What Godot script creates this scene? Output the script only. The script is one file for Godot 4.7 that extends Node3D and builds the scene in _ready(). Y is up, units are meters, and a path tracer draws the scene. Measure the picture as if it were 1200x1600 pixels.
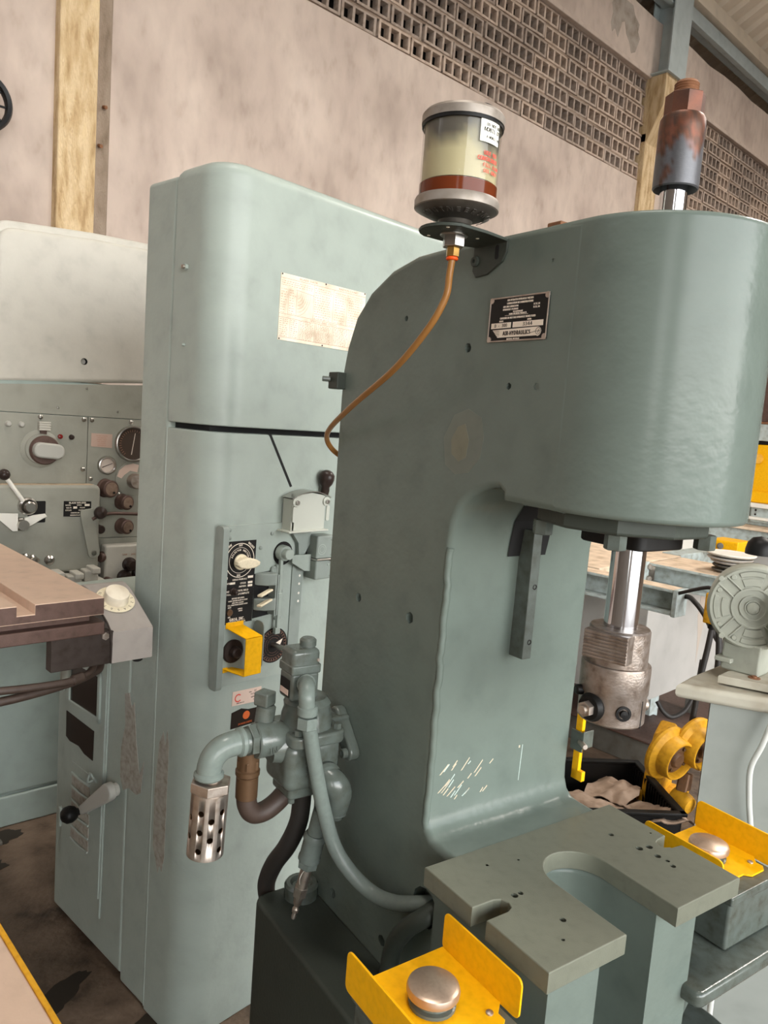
extends Node3D
# Machine shop corner: an air-hydraulic press in front, a pedestal band saw behind it, a contour saw on the left.
# World: x runs along the back wall, y is up, z comes out of the wall. Units are metres.

var mats := {}
var bases := {}
var fonts := {}
var rng := RandomNumberGenerator.new()
const ID := Transform3D.IDENTITY
const SIDE := Basis(Vector3(0, 0, 1), Vector3(0, 1, 0), Vector3(-1, 0, 0))     # drawing plane of a face that looks towards -x: right is +z
const FLOORPLAN := Basis(Vector3(1, 0, 0), Vector3(0, 0, -1), Vector3(0, 1, 0)) # drawing plane seen from above: up is -z


class Shape:
	var v := PackedVector3Array()
	var n := PackedVector3Array()
	var c := PackedColorArray()
	var t := Transform3D.IDENTITY
	var tint = null

	func on(x: Transform3D) -> Shape:
		t = x
		return self

	func tri(a: Vector3, b: Vector3, d: Vector3, na: Vector3, nb: Vector3, nd: Vector3) -> void:
		var cr := (b - a).cross(d - a)
		if cr.length_squared() < 1e-20:
			return
		if cr.dot(na + nb + nd) > 0.0:
			var p := b
			b = d
			d = p
			p = nb
			nb = nd
			nd = p
		for q in [[a, na], [b, nb], [d, nd]]:
			v.append(t * q[0])
			n.append((t.basis * q[1]).normalized())

	func quad(a: Vector3, b: Vector3, d: Vector3, e: Vector3, na: Vector3, nb: Vector3, nd: Vector3, ne: Vector3) -> void:
		tri(a, b, d, na, nb, nd)
		tri(a, d, e, na, nd, ne)

	func flat(a: Vector3, b: Vector3, d: Vector3, e: Vector3, nn: Vector3) -> void:
		quad(a, b, d, e, nn, nn, nn, nn)

	# a box from corner to corner with rounded edges
	func box(lo: Vector3, hi: Vector3, r := 0.0015, seg := 1) -> Shape:
		var mid := (lo + hi) * 0.5
		var half := (hi - lo).abs() * 0.5
		r = minf(r, minf(half.x, minf(half.y, half.z)) * 0.98)
		var inner := half - Vector3.ONE * r
		var us: Array[float] = []
		for i in seg + 1:
			us.append(-1.0 + float(i) / seg)
		var grid: Array = []
		for u in us:
			grid.append([-1.0, tan(u * PI / 4)])
		for i in range(seg, -1, -1):
			grid.append([1.0, -tan(us[i] * PI / 4)])
		for axis in 3:
			for sgn in [-1.0, 1.0]:
				var pts := []
				var ns := []
				for gu in grid:
					for gv in grid:
						var d := Vector3.ZERO
						var s := Vector3.ZERO
						d[axis] = sgn
						s[axis] = sgn
						d[(axis + 1) % 3] = gu[1]
						s[(axis + 1) % 3] = gu[0]
						d[(axis + 2) % 3] = gv[1]
						s[(axis + 2) % 3] = gv[0]
						d = d.normalized()
						pts.append(mid + s * inner + d * r)
						ns.append(d)
				var w := grid.size()
				for i in w - 1:
					for j in w - 1:
						var k := i * w + j
						quad(pts[k], pts[k + 1], pts[k + w + 1], pts[k + w], ns[k], ns[k + 1], ns[k + w + 1], ns[k + w])
		return self

	# a turned shape about the local y axis; profile of Vector2(radius, height) runs upwards on the outside
	func lathe(p: Array, seg := 24, crease := 32.0) -> Shape:
		var ns := []
		for i in p.size() - 1:
			var d: Vector2 = (p[i + 1] - p[i]).normalized()
			ns.append(Vector2(d.y, -d.x))
		for i in p.size() - 1:
			if p[i].distance_to(p[i + 1]) < 1e-7:
				continue
			var a: Vector2 = ns[i]
			var b: Vector2 = ns[i]
			if i > 0 and absf(ns[i].angle_to(ns[i - 1])) < deg_to_rad(crease):
				a = (ns[i] + ns[i - 1]).normalized()
			if i < ns.size() - 1 and absf(ns[i].angle_to(ns[i + 1])) < deg_to_rad(crease):
				b = (ns[i] + ns[i + 1]).normalized()
			for k in seg:
				var s0 := Vector2.from_angle(TAU * k / seg)
				var s1 := Vector2.from_angle(TAU * (k + 1) / seg)
				quad(Vector3(s0.x * p[i].x, p[i].y, s0.y * p[i].x), Vector3(s1.x * p[i].x, p[i].y, s1.y * p[i].x),
					Vector3(s1.x * p[i + 1].x, p[i + 1].y, s1.y * p[i + 1].x), Vector3(s0.x * p[i + 1].x, p[i + 1].y, s0.y * p[i + 1].x),
					Vector3(s0.x * a.x, a.y, s0.y * a.x), Vector3(s1.x * a.x, a.y, s1.y * a.x),
					Vector3(s1.x * b.x, b.y, s1.y * b.x), Vector3(s0.x * b.x, b.y, s0.y * b.x))
		return self

	func rod(r: float, h0: float, h1: float, bev := 0.001, seg := 20) -> Shape:
		return lathe([Vector2(0, h0), Vector2(r - bev, h0), Vector2(r, h0 + bev), Vector2(r, h1 - bev), Vector2(r - bev, h1), Vector2(0, h1)], seg, 20.0)

	func ball(at: Vector3, r: float, seg := 18) -> Shape:
		var keep := t
		t = t * Transform3D(Basis(), at)
		var p := []
		for i in 13:
			var a := -PI / 2 + PI * i / 12
			p.append(Vector2(maxf(0.0, cos(a) * r), sin(a) * r))
		lathe(p, seg, 60.0)
		t = keep
		return self

	# a round bar swept along a smooth line
	func tube(pts: Array, r: float, seg := 12, sub := 6, smooth := true) -> Shape:
		var path := []
		if smooth and pts.size() > 2:
			for i in pts.size() - 1:
				var p0: Vector3 = pts[maxi(i - 1, 0)]
				var p3: Vector3 = pts[mini(i + 2, pts.size() - 1)]
				for k in sub:
					path.append((pts[i] as Vector3).cubic_interpolate(pts[i + 1], p0, p3, float(k) / sub))
			path.append(pts[-1])
		else:
			path = pts.duplicate()
		var rings := []
		var side := Vector3.ZERO
		for i in path.size():
			var d: Vector3 = (path[mini(i + 1, path.size() - 1)] - path[maxi(i - 1, 0)]).normalized()
			if i == 0:
				side = d.cross(Vector3.UP if absf(d.y) < 0.9 else Vector3.RIGHT).normalized()
			side = (side - d * side.dot(d)).normalized()
			var up := d.cross(side)
			var ring := []
			for k in seg:
				var a := TAU * k / seg
				ring.append(side * cos(a) + up * sin(a))
			rings.append([path[i], ring, d])
		for i in rings.size() - 1:
			for k in seg:
				var l := (k + 1) % seg
				var a: Vector3 = rings[i][1][k]
				var b: Vector3 = rings[i][1][l]
				var e: Vector3 = rings[i + 1][1][l]
				var f: Vector3 = rings[i + 1][1][k]
				quad(rings[i][0] + a * r, rings[i][0] + b * r, rings[i + 1][0] + e * r, rings[i + 1][0] + f * r, a, b, e, f)
		for e in [0, rings.size() - 1]:
			var o: Vector3 = rings[e][0]
			var nn: Vector3 = rings[e][2] * (-1.0 if e == 0 else 1.0)
			for k in seg:
				tri(o, o + rings[e][1][k] * r, o + rings[e][1][(k + 1) % seg] * r, nn, nn, nn)
		return self

	static func circle(at: Vector2, r: float, seg := 14) -> PackedVector2Array:
		var p := PackedVector2Array()
		for i in seg:
			p.append(at + Vector2.from_angle(TAU * i / seg) * r)
		return p

	static func inset(p: PackedVector2Array, d: float) -> PackedVector2Array:
		var out := PackedVector2Array()
		var m := p.size()
		for i in m:
			var a := (p[i] - p[(i + m - 1) % m]).normalized()
			var b := (p[(i + 1) % m] - p[i]).normalized()
			var na := Vector2(-a.y, a.x)
			var nb := Vector2(-b.y, b.x)
			var s := (na + nb).normalized()
			out.append(p[i] + s * d / maxf(0.35, s.dot(na)))
		return out

	static func area(p: PackedVector2Array) -> float:
		var s := 0.0
		for i in p.size():
			s += p[i].cross(p[(i + 1) % p.size()])
		return s * 0.5

	static func bridged(outer: PackedVector2Array, holes: Array) -> PackedVector2Array:
		var poly := outer.duplicate()
		for h in holes:
			var best := INF
			var bi := 0
			var bj := 0
			for i in poly.size():
				for j in h.size():
					var d := poly[i].distance_squared_to(h[j])
					if d >= best:
						continue
					var clear := true
					for rings in [[poly]] + [holes]:
						for ring in rings:
							for k in ring.size():
								var a: Vector2 = ring[k]
								var b: Vector2 = ring[(k + 1) % ring.size()]
								if a == poly[i] or b == poly[i] or a == h[j] or b == h[j]:
									continue
								if Geometry2D.segment_intersects_segment(poly[i], h[j], a, b) != null:
									clear = false
									break
					if clear:
						best = d
						bi = i
						bj = j
			var out := PackedVector2Array()
			for i in bi + 1:
				out.append(poly[i])
			for j in h.size() + 1:
				out.append(h[(bj + j) % h.size()])
			for i in range(bi, poly.size()):
				out.append(poly[i])
			poly = out
		return poly

	func cap(p: PackedVector2Array, z: float, sgn: float, holes: Array = []) -> void:
		var poly := bridged(p, holes) if holes.size() else p
		var id := Geometry2D.triangulate_polygon(poly)
		if id.is_empty():
			if holes.size():
				print("no holes for a cap of ", p.size())
				cap(p, z, sgn)
			else:
				pass
			return
		var nn := Vector3(0, 0, sgn)
		for i in range(0, id.size(), 3):
			var a := poly[id[i]]
			var b := poly[id[i + 1]]
			var d := poly[id[i + 2]]
			tri(Vector3(a.x, a.y, z), Vector3(b.x, b.y, z), Vector3(d.x, d.y, z), nn, nn, nn)

	# an outline in the local xy plane pushed from z0 to z1; pits are [centre, radius, depth] sunk into the z1 face
	func prism(outline: Array, z0: float, z1: float, bev := 0.0, seg := 1, pits: Array = [], crease := 32.0, low_bev := -1.0) -> Shape:
		var lb := bev if low_bev < 0.0 else low_bev
		var p := PackedVector2Array(outline)
		if area(p) < 0.0:
			p.reverse()
		var m := p.size()
		var nor := []
		for i in m:
			var e := (p[(i + 1) % m] - p[i]).normalized()
			nor.append(Vector2(e.y, -e.x))
		var rings := [] # [outline, z, tilt]
		if bev > 0.0:
			for k in range(0, seg + 1):
				var a := PI / 2 * k / seg
				rings.append([inset(p, lb * (1.0 - sin(a))), z0 + lb * (1.0 - cos(a)), PI / 2 - a, -1.0])
			for k in range(seg, -1, -1):
				var a := PI / 2 * k / seg
				rings.append([inset(p, bev * (1.0 - sin(a))), z1 - bev * (1.0 - cos(a)), PI / 2 - a, 1.0])
		else:
			rings = [[p, z0, 0.0, -1.0], [p, z1, 0.0, 1.0]]
		for r in rings.size() - 1:
			var lo: PackedVector2Array = rings[r][0]
			var hi: PackedVector2Array = rings[r + 1][0]
			for i in m:
				var j := (i + 1) % m
				var ni: Vector2 = nor[i]
				var nj: Vector2 = nor[i]
				var before: Vector2 = nor[(i + m - 1) % m]
				var after: Vector2 = nor[j]
				if absf(ni.angle_to(before)) < deg_to_rad(crease):
					ni = (ni + before).normalized()
				if absf(nj.angle_to(after)) < deg_to_rad(crease):
					nj = (nj + after).normalized()
				var lift := func(q: Vector2, ring: Array) -> Vector3:
					return Vector3(q.x * cos(ring[2]), q.y * cos(ring[2]), sin(ring[2]) * ring[3])
				quad(Vector3(lo[i].x, lo[i].y, rings[r][1]), Vector3(lo[j].x, lo[j].y, rings[r][1]), Vector3(hi[j].x, hi[j].y, rings[r + 1][1]), Vector3(hi[i].x, hi[i].y, rings[r + 1][1]),
					lift.call(ni, rings[r]), lift.call(nj, rings[r]), lift.call(nj, rings[r + 1]), lift.call(ni, rings[r + 1]))
		cap(rings[0][0], z0, -1.0)
		var holes := []
		for q in pits:
			var h := circle(q[0], q[1], 12)
			h.reverse()
			holes.append(h)
			for i in h.size():
				var a := h[i]
				var b := h[(i + 1) % h.size()]
				var na := Vector3(q[0].x - a.x, q[0].y - a.y, 0).normalized()
				var nb := Vector3(q[0].x - b.x, q[0].y - b.y, 0).normalized()
				quad(Vector3(a.x, a.y, z1), Vector3(b.x, b.y, z1), Vector3(b.x, b.y, z1 - q[2]), Vector3(a.x, a.y, z1 - q[2]), na, nb, nb, na)
			cap(h, z1 - q[2], 1.0)
		cap(rings[-1][0], z1, 1.0, holes)
		return self

	func hex(r: float, h0: float, h1: float, sides := 6) -> Shape:
		var keep := t
		t = t * Transform3D(Basis(Vector3(1, 0, 0), Vector3(0, 0, -1), Vector3(0, 1, 0)), Vector3.ZERO)
		prism(Array(circle(Vector2.ZERO, r, sides)), h0, h1, minf(0.0012, r * 0.1), 1)
		t = keep
		return self

	func add(m: Mesh, x: Transform3D) -> Shape:
		var keep := t
		t = t * x
		for s in m.get_surface_count():
			var a := m.surface_get_arrays(s)
			var pv: PackedVector3Array = a[Mesh.ARRAY_VERTEX]
			var pn: PackedVector3Array = a[Mesh.ARRAY_NORMAL]
			var id: PackedInt32Array = a[Mesh.ARRAY_INDEX] if a[Mesh.ARRAY_INDEX] != null else PackedInt32Array(range(pv.size()))
			for i in range(0, id.size() - 2, 3):
				tri(pv[id[i]], pv[id[i + 1]], pv[id[i + 2]], pn[id[i]], pn[id[i + 1]], pn[id[i + 2]])
		t = keep
		return self

	func mesh(off := Vector3.ZERO) -> ArrayMesh:
		var a := []
		a.resize(Mesh.ARRAY_MAX)
		var col := PackedColorArray()
		if tint != null:
			for p in v:
				col.append(tint.call(p))
			a[Mesh.ARRAY_COLOR] = col
		if off != Vector3.ZERO:
			for i in v.size():
				v[i] += off
		a[Mesh.ARRAY_VERTEX] = v
		a[Mesh.ARRAY_NORMAL] = n
		var m := ArrayMesh.new()
		if v.size():
			m.add_surface_from_arrays(Mesh.PRIMITIVE_TRIANGLES, a)
		return m


# ---------- helpers ----------
func sh() -> Shape:
	return Shape.new()


func up(at: Vector3, dir := Vector3.UP) -> Transform3D:   # local y along dir
	var y := dir.normalized()
	var x := y.cross(Vector3.BACK if absf(y.z) < 0.8 else Vector3.RIGHT).normalized()
	return Transform3D(Basis(x, y, x.cross(y)), at)


func fr(at: Vector3, spin := 0.0) -> Transform3D:          # a drawing plane that looks towards +z
	return Transform3D(Basis(Vector3.BACK, spin), at)


func sd(at: Vector3) -> Transform3D:                       # a drawing plane that looks towards -x
	return Transform3D(SIDE, at)


func pl(at := Vector3.ZERO) -> Transform3D:                # a drawing plane that looks up
	return Transform3D(FLOORPLAN, at)


func v2(a: Array) -> Array:
	var out := []
	for i in range(0, a.size(), 2):
		out.append(Vector2(a[i], a[i + 1]))
	return out


func rrect(x0: float, y0: float, x1: float, y1: float, r: float, seg := 4) -> Array:
	var out := []
	for q in [[x1 - r, y0 + r, -PI / 2], [x1 - r, y1 - r, 0.0], [x0 + r, y1 - r, PI / 2], [x0 + r, y0 + r, PI]]:
		for k in seg + 1:
			out.append(Vector2(q[0], q[1]) + Vector2.from_angle(q[2] + PI / 2 * k / seg) * r)
	return out


func number_name(n: String) -> String:
	if not has_node(n):
		return n
	var i := 1
	while has_node("%s_%03d" % [n, i]):
		i += 1
	return "%s_%03d" % [n, i]


func thing(n: String, label: String, category: String, base: Vector3, yaw := 0.0, group := "") -> Node3D:
	var o := Node3D.new()
	o.name = number_name(n)
	add_child(o)
	var b := Basis(Vector3.UP, deg_to_rad(yaw))
	o.transform = Transform3D(b, b * base)
	o.set_meta("label", label)
	o.set_meta("category", category)
	if group:
		o.set_meta("group", group)
	bases[o] = base
	return o


# a part of a thing (or, under a part, a sub-part); the shape is drawn in the thing's own frame
func part(parent: Node3D, n: String, s: Shape, m: String, label := "") -> MeshInstance3D:
	var o := MeshInstance3D.new()
	var k := 0
	var nm := n
	while parent.has_node(nm):
		k += 1
		nm = "%s_%03d" % [n, k]
	o.name = nm
	parent.add_child(o)
	o.mesh = s.mesh(-bases[parent] if bases.has(parent) else -bases[parent.get_parent()])
	o.material_override = mats[m]
	if label:
		o.set_meta("label", label)
	return o


func struct(n: String, s: Shape, m: String) -> MeshInstance3D:
	var o := MeshInstance3D.new()
	o.name = number_name(n)
	add_child(o)
	o.mesh = s.mesh()
	o.material_override = mats[m]
	o.set_meta("kind", "structure")
	bases[o] = Vector3.ZERO
	return o


func words(s: Shape, text: String, h: float, at: Transform3D, depth := 0.0004, align := HORIZONTAL_ALIGNMENT_CENTER, face := "Droid Sans", wide := 1.0) -> void:
	var key := face
	if not fonts.has(key):
		var f := SystemFont.new()
		f.font_names = PackedStringArray([face.replace(" Bold", "")])
		if face.ends_with("Bold"):
			f.font_weight = 700
		fonts[key] = f
	var m := TextMesh.new()
	m.font = fonts[key]
	m.text = text
	m.font_size = 24
	m.pixel_size = h / (24.0 * 0.72)
	m.depth = depth
	m.curve_step = 4.0
	m.horizontal_alignment = align
	m.vertical_alignment = VERTICAL_ALIGNMENT_CENTER
	s.add(m, at * Transform3D(Basis.from_scale(Vector3(wide, 1, 1)), Vector3(0, 0, depth * 0.5)))


func noise(freq: float, sed: int, oct := 4, kind := FastNoiseLite.TYPE_SIMPLEX_SMOOTH) -> FastNoiseLite:
	var f := FastNoiseLite.new()
	f.noise_type = kind
	f.seed = sed
	f.frequency = freq
	f.fractal_octaves = oct
	return f


func noise_tex(freq: float, sed: int, cols: Array, size := 512, oct := 4) -> NoiseTexture2D:
	var t := NoiseTexture2D.new()
	t.width = size
	t.height = size
	t.seamless = true
	t.noise = noise(freq, sed, oct)
	var g := Gradient.new()
	g.offsets = PackedFloat32Array(range(cols.size()).map(func(i): return float(i) / (cols.size() - 1)))
	g.colors = PackedColorArray(cols)
	t.color_ramp = g
	return t


func bump_tex(freq: float, sed: int, strength: float, size := 512, oct := 3) -> NoiseTexture2D:
	var t := NoiseTexture2D.new()
	t.width = size
	t.height = size
	t.seamless = true
	t.as_normal_map = true
	t.bump_strength = strength
	t.noise = noise(freq, sed, oct)
	return t


func mat(n: String, col: Color, rough := 0.5, metal := 0.0, tex: Texture2D = null, scale := Vector3.ONE, bump: Texture2D = null, bump_amount := 0.5, world := false) -> StandardMaterial3D:
	var m := StandardMaterial3D.new()
	m.resource_name = n
	m.albedo_color = col
	m.roughness = rough
	m.metallic = metal
	if metal < 0.3 and rough < 0.55:
		m.metallic_specular = 0.3       # old brushed-on enamel
	if tex or bump:
		m.uv1_triplanar = true
		m.uv1_world_triplanar = world
		m.uv1_scale = scale
	if tex:
		m.albedo_texture = tex
	if bump:
		m.normal_enabled = true
		m.normal_texture = bump
		m.normal_scale = bump_amount
	mats[n] = m
	return m


func g(x: float) -> Color:
	return Color(x, x, x)


func rgb(r: int, gg: int, b: int) -> Color:
	return Color8(r, gg, b)


func over(n: String, tex: Texture2D, scale: Vector3) -> void:      # a second, finer pattern multiplied onto a material
	var m: StandardMaterial3D = mats[n]
	m.detail_enabled = true
	m.detail_blend_mode = BaseMaterial3D.BLEND_MODE_MUL
	m.detail_albedo = tex
	m.detail_uv_layer = BaseMaterial3D.DETAIL_UV_2
	m.uv2_triplanar = true
	m.uv2_world_triplanar = true
	m.uv2_scale = scale


func materials() -> void:
	var soft := noise_tex(0.009, 3, [g(0.91), g(0.955), g(0.98), g(0.99), g(1.0)], 512, 4)
	var grime := noise_tex(0.010, 8, [Color(0.78, 0.75, 0.71), Color(0.90, 0.885, 0.87), Color(0.965, 0.96, 0.955), g(1.0)], 512, 4)
	var fine := noise_tex(0.03, 5, [g(0.92), g(0.97), g(1.0)], 512, 3)
	var peel := bump_tex(0.05, 21, 3.0, 512, 3)
	var cast := bump_tex(0.11, 31, 7.0, 512, 4)
	mat("press", rgb(102, 112, 105), 0.24, 0.0, soft, Vector3.ONE * 2.4, peel, 0.16)
	mat("press_top", rgb(108, 110, 97), 0.36, 0.0, soft, Vector3.ONE * 9.0, cast, 0.06)
	mat("press_cast", rgb(88, 96, 91), 0.2, 0.0, grime, Vector3.ONE * 7.0, cast, 0.08).metallic_specular = 0.5
	mat("press_dark", rgb(60, 65, 59), 0.45, 0.0, soft, Vector3.ONE * 4.0, peel, 0.12)
	mat("hose_paint", rgb(110, 119, 113), 0.2, 0.0, fine, Vector3.ONE * 6.0, peel, 0.12)
	mat("saw", rgb(156, 165, 157), 0.3, 0.0, soft, Vector3.ONE * 2.0, peel, 0.10)
	mat("pale_grey", rgb(182, 184, 174), 0.4)
	mat("cap_metal", rgb(150, 142, 133), 0.5, 0.5, grime, Vector3.ONE * 9.0)
	mat("rust_tint", rgb(176, 164, 152), 0.45)
	mat("saw_dark", rgb(136, 144, 138), 0.4, 0.0, soft, Vector3.ONE * 4.0)
	mat("contour", rgb(150, 149, 138), 0.4, 0.0, soft, Vector3.ONE * 2.0, peel, 0.08)
	mat("contour_cover", rgb(190, 186, 175), 0.34, 0.0, soft, Vector3.ONE * 2.0, peel, 0.06)
	mat("contour_low", rgb(150, 162, 156), 0.4, 0.0, soft, Vector3.ONE * 2.0)
	mat("ledge_dust", rgb(186, 166, 140), 0.85, 0.0, grime, Vector3.ONE * 6.0)
	mat("yellow", rgb(240, 178, 14), 0.38, 0.0, fine, Vector3.ONE * 5.0, peel, 0.06)
	mat("yellow_worn", rgb(214, 158, 40), 0.45, 0.0, grime, Vector3.ONE * 8.0, peel, 0.1)
	mat("steel", rgb(186, 182, 176), 0.28, 1.0, fine, Vector3(30, 6, 30))
	mat("chrome", rgb(205, 205, 208), 0.09, 1.0)
	mat("nickel", rgb(190, 180, 171), 0.48, 1.0, grime, Vector3.ONE * 9.0)
	mat("button", rgb(186, 164, 146), 0.34, 0.75, fine, Vector3.ONE * 10.0)
	mat("cast_dark", rgb(92, 88, 82), 0.45, 0.5, grime, Vector3.ONE * 9.0)
	mat("worn_iron", rgb(158, 148, 140), 0.42, 0.7, noise_tex(0.022, 40, [Color(0.55, 0.50, 0.47), Color(0.82, 0.79, 0.76), g(0.95), Color(1, 0.98, 0.96)], 512, 5), Vector3.ONE * 5.0, cast, 0.12)
	mat("rust_steel", Color.WHITE, 0.45, 0.55, fine, Vector3.ONE * 12.0, cast, 0.12).vertex_color_use_as_albedo = true
	mat("rust", rgb(136, 92, 62), 0.7, 0.1, grime, Vector3.ONE * 9.0, cast, 0.2)
	mat("table_iron", rgb(206, 178, 156), 0.55, 0.15, soft, Vector3.ONE * 4.0, cast, 0.04)
	mat("table_edge", rgb(92, 70, 62), 0.55, 0.2, grime, Vector3.ONE * 7.0, cast, 0.12)
	mat("brass", rgb(170, 132, 72), 0.35, 0.9)
	mat("brown_brass", rgb(96, 72, 50), 0.4, 0.5, fine, Vector3.ONE * 8.0)
	mat("black", rgb(22, 21, 20), 0.45)
	mat("matt_black", rgb(14, 14, 14), 0.9)
	mat("plate_black", rgb(26, 24, 23), 0.5)
	mat("tan_patch", rgb(118, 118, 102), 0.4, 0.0, soft, Vector3.ONE * 6.0)
	mat("tan_patch_pale", rgb(107, 113, 104), 0.3, 0.0, soft, Vector3.ONE * 6.0)
	mat("bakelite", rgb(52, 42, 38), 0.3, 0.0, fine, Vector3.ONE * 8.0)
	mat("rubber", rgb(40, 36, 33), 0.6, 0.0, fine, Vector3.ONE * 8.0)
	mat("rubber_brown", rgb(66, 52, 44), 0.55, 0.0, grime, Vector3.ONE * 9.0)
	mat("ivory", rgb(226, 214, 186), 0.45, 0.0, fine, Vector3.ONE * 9.0)
	mat("print", rgb(226, 214, 198), 0.5)
	mat("cream_plate", rgb(236, 226, 206), 0.45, 0.0, grime, Vector3.ONE * 3.0)
	mat("brown_print", rgb(168, 122, 98), 0.6)
	mat("pink_plate", rgb(206, 182, 168), 0.45)
	mat("red_print", rgb(206, 84, 72), 0.5)
	mat("orange", rgb(198, 96, 48), 0.5)
	mat("fitting_orange", rgb(226, 84, 28), 0.4)
	mat("sticker", rgb(238, 234, 218), 0.5)
	mat("faded_sticker", rgb(184, 158, 144), 0.5)
	mat("dark_glass", rgb(40, 34, 30), 0.15)
	mat("gauge_face", rgb(70, 58, 50), 0.4)
	mat("gauge_white", rgb(206, 192, 180), 0.4)
	mat("motor", rgb(158, 160, 148), 0.42, 0.0, soft, Vector3.ONE * 5.0)
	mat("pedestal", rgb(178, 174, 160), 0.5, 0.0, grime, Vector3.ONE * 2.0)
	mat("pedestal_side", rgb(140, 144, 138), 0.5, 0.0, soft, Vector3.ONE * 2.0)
	mat("cable", rgb(188, 190, 184), 0.5)
	mat("frame_blue", rgb(182, 194, 193), 0.45, 0.0, grime, Vector3.ONE * 4.0)
	mat("dusty_lit_top", rgb(226, 204, 178), 0.7, 0.0, grime, Vector3.ONE * 2.0)  # dust tone with light on upward faces put into the colour
	mat("cabinet", rgb(176, 173, 168), 0.36, 0.0, soft, Vector3.ONE * 1.2)
	mat("cabinet_low", rgb(104, 102, 96), 0.5, 0.0, grime, Vector3.ONE * 2.0)
	mat("white_metal", rgb(222, 218, 208), 0.45)
	mat("cloth", rgb(170, 148, 130), 0.9, 0.0, grime, Vector3.ONE * 4.0)
	mat("hub", rgb(104, 72, 44), 0.6, 0.2, grime, Vector3.ONE * 9.0)
	mat("scuff_brown", rgb(160, 157, 148), 0.6, 0.0, grime, Vector3.ONE * 9.0)
	mat("scuff_tan", rgb(196, 184, 160), 0.5, 0.0, fine, Vector3.ONE * 9.0)
	mat("scuff_light", rgb(172, 186, 180), 0.45)
	mat("red_lens", rgb(120, 30, 26), 0.2)
	mat("feed_grey", rgb(162, 154, 147), 0.42, 0.0, soft, Vector3.ONE * 5.0, peel, 0.08)
	mat("feed_dark", rgb(66, 58, 54), 0.5, 0.2, grime, Vector3.ONE * 6.0)
	mat("grey_grip", rgb(172, 170, 162), 0.4)
	mat("knob_face", rgb(142, 122, 108), 0.45, 0.2, grime, Vector3.ONE * 9.0)
	mat("fan_black", rgb(24, 24, 26), 0.4)
	# the shed
	mat("plaster", rgb(210, 196, 186), 0.9, 0.0, noise_tex(0.004, 70, [Color(0.80, 0.775, 0.76), Color(0.90, 0.88, 0.865), Color(0.96, 0.945, 0.93), Color(1, 0.99, 0.98)], 1024, 4), Vector3(0.30, 0.24, 0.30), bump_tex(0.02, 71, 5.0, 512, 5), 0.25, true)
	over("plaster", noise_tex(0.02, 73, [Color(0.90, 0.885, 0.87), g(0.965), g(1.0), g(1.0)], 512, 4), Vector3(0.9, 0.45, 0.9))
	mat("old_wall", rgb(112, 104, 96), 0.9, 0.0, grime, Vector3.ONE * 0.5)
	mat("bounce_yard", rgb(205, 200, 190), 0.9)  # pale so the added ground bounces light inside
	mat("wet_plaster", rgb(172, 162, 152), 0.85, 0.0, grime, Vector3.ONE * 1.4)
	mat("formed", rgb(214, 190, 152), 0.85, 0.0, noise_tex(0.015, 77, [Color(0.72, 0.66, 0.58), Color(0.88, 0.85, 0.80), g(0.97), Color(1, 1, 0.98)], 512, 5), Vector3(2.2, 0.5, 2.2), cast, 0.3, true)
	mat("mortar_strip", rgb(150, 134, 118), 0.9, 0.0, grime, Vector3(3, 1, 3), cast, 0.3, true)
	mat("brick_a", rgb(182, 166, 154), 0.9, 0.0, grime, Vector3.ONE * 3.0, cast, 0.3, true)
	mat("brick_b", rgb(168, 153, 142), 0.9, 0.0, grime, Vector3.ONE * 3.6, cast, 0.3, true)
	mat("brick_c", rgb(196, 177, 162), 0.9, 0.0, grime, Vector3.ONE * 2.6, cast, 0.3, true)
	mat("mortar", rgb(158, 138, 122), 0.95, 0.0, grime, Vector3.ONE * 2.0, cast, 0.4, true)
	mat("void", rgb(20, 17, 15), 0.95)  # near black colour stands for the shade behind the wall
	mat("steel_blue", rgb(172, 182, 182), 0.5, 0.0, soft, Vector3.ONE * 1.5)
	mat("roof_cream", rgb(228, 214, 194), 0.6, 0.0, soft, Vector3.ONE * 1.0)
	mat("floor", rgb(112, 96, 82), 0.6, 0.0, noise_tex(0.008, 80, [Color(0.42, 0.38, 0.34), Color(0.78, 0.75, 0.72), Color(0.92, 0.9, 0.88), g(1.0)], 1024, 6), Vector3(0.9, 0.9, 0.9), cast, 0.12, true)
	mat("oil_stain", rgb(46, 40, 34), 0.35)
	mat("skylight", rgb(235, 240, 245), 0.5)
	# the see-through reservoir
	var w := mat("bowl", Color(0.55, 0.52, 0.42, 0.10), 0.10)
	w.transparency = BaseMaterial3D.TRANSPARENCY_ALPHA
	mat("smoke_shade", Color.WHITE, 0.35).vertex_color_use_as_albedo = true  # vertex colours carry the painted shading of the bowl
	mat("oil", rgb(96, 44, 22), 0.12)
	var tb := mat("amber_tube", rgb(140, 98, 52), 0.25)


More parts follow.
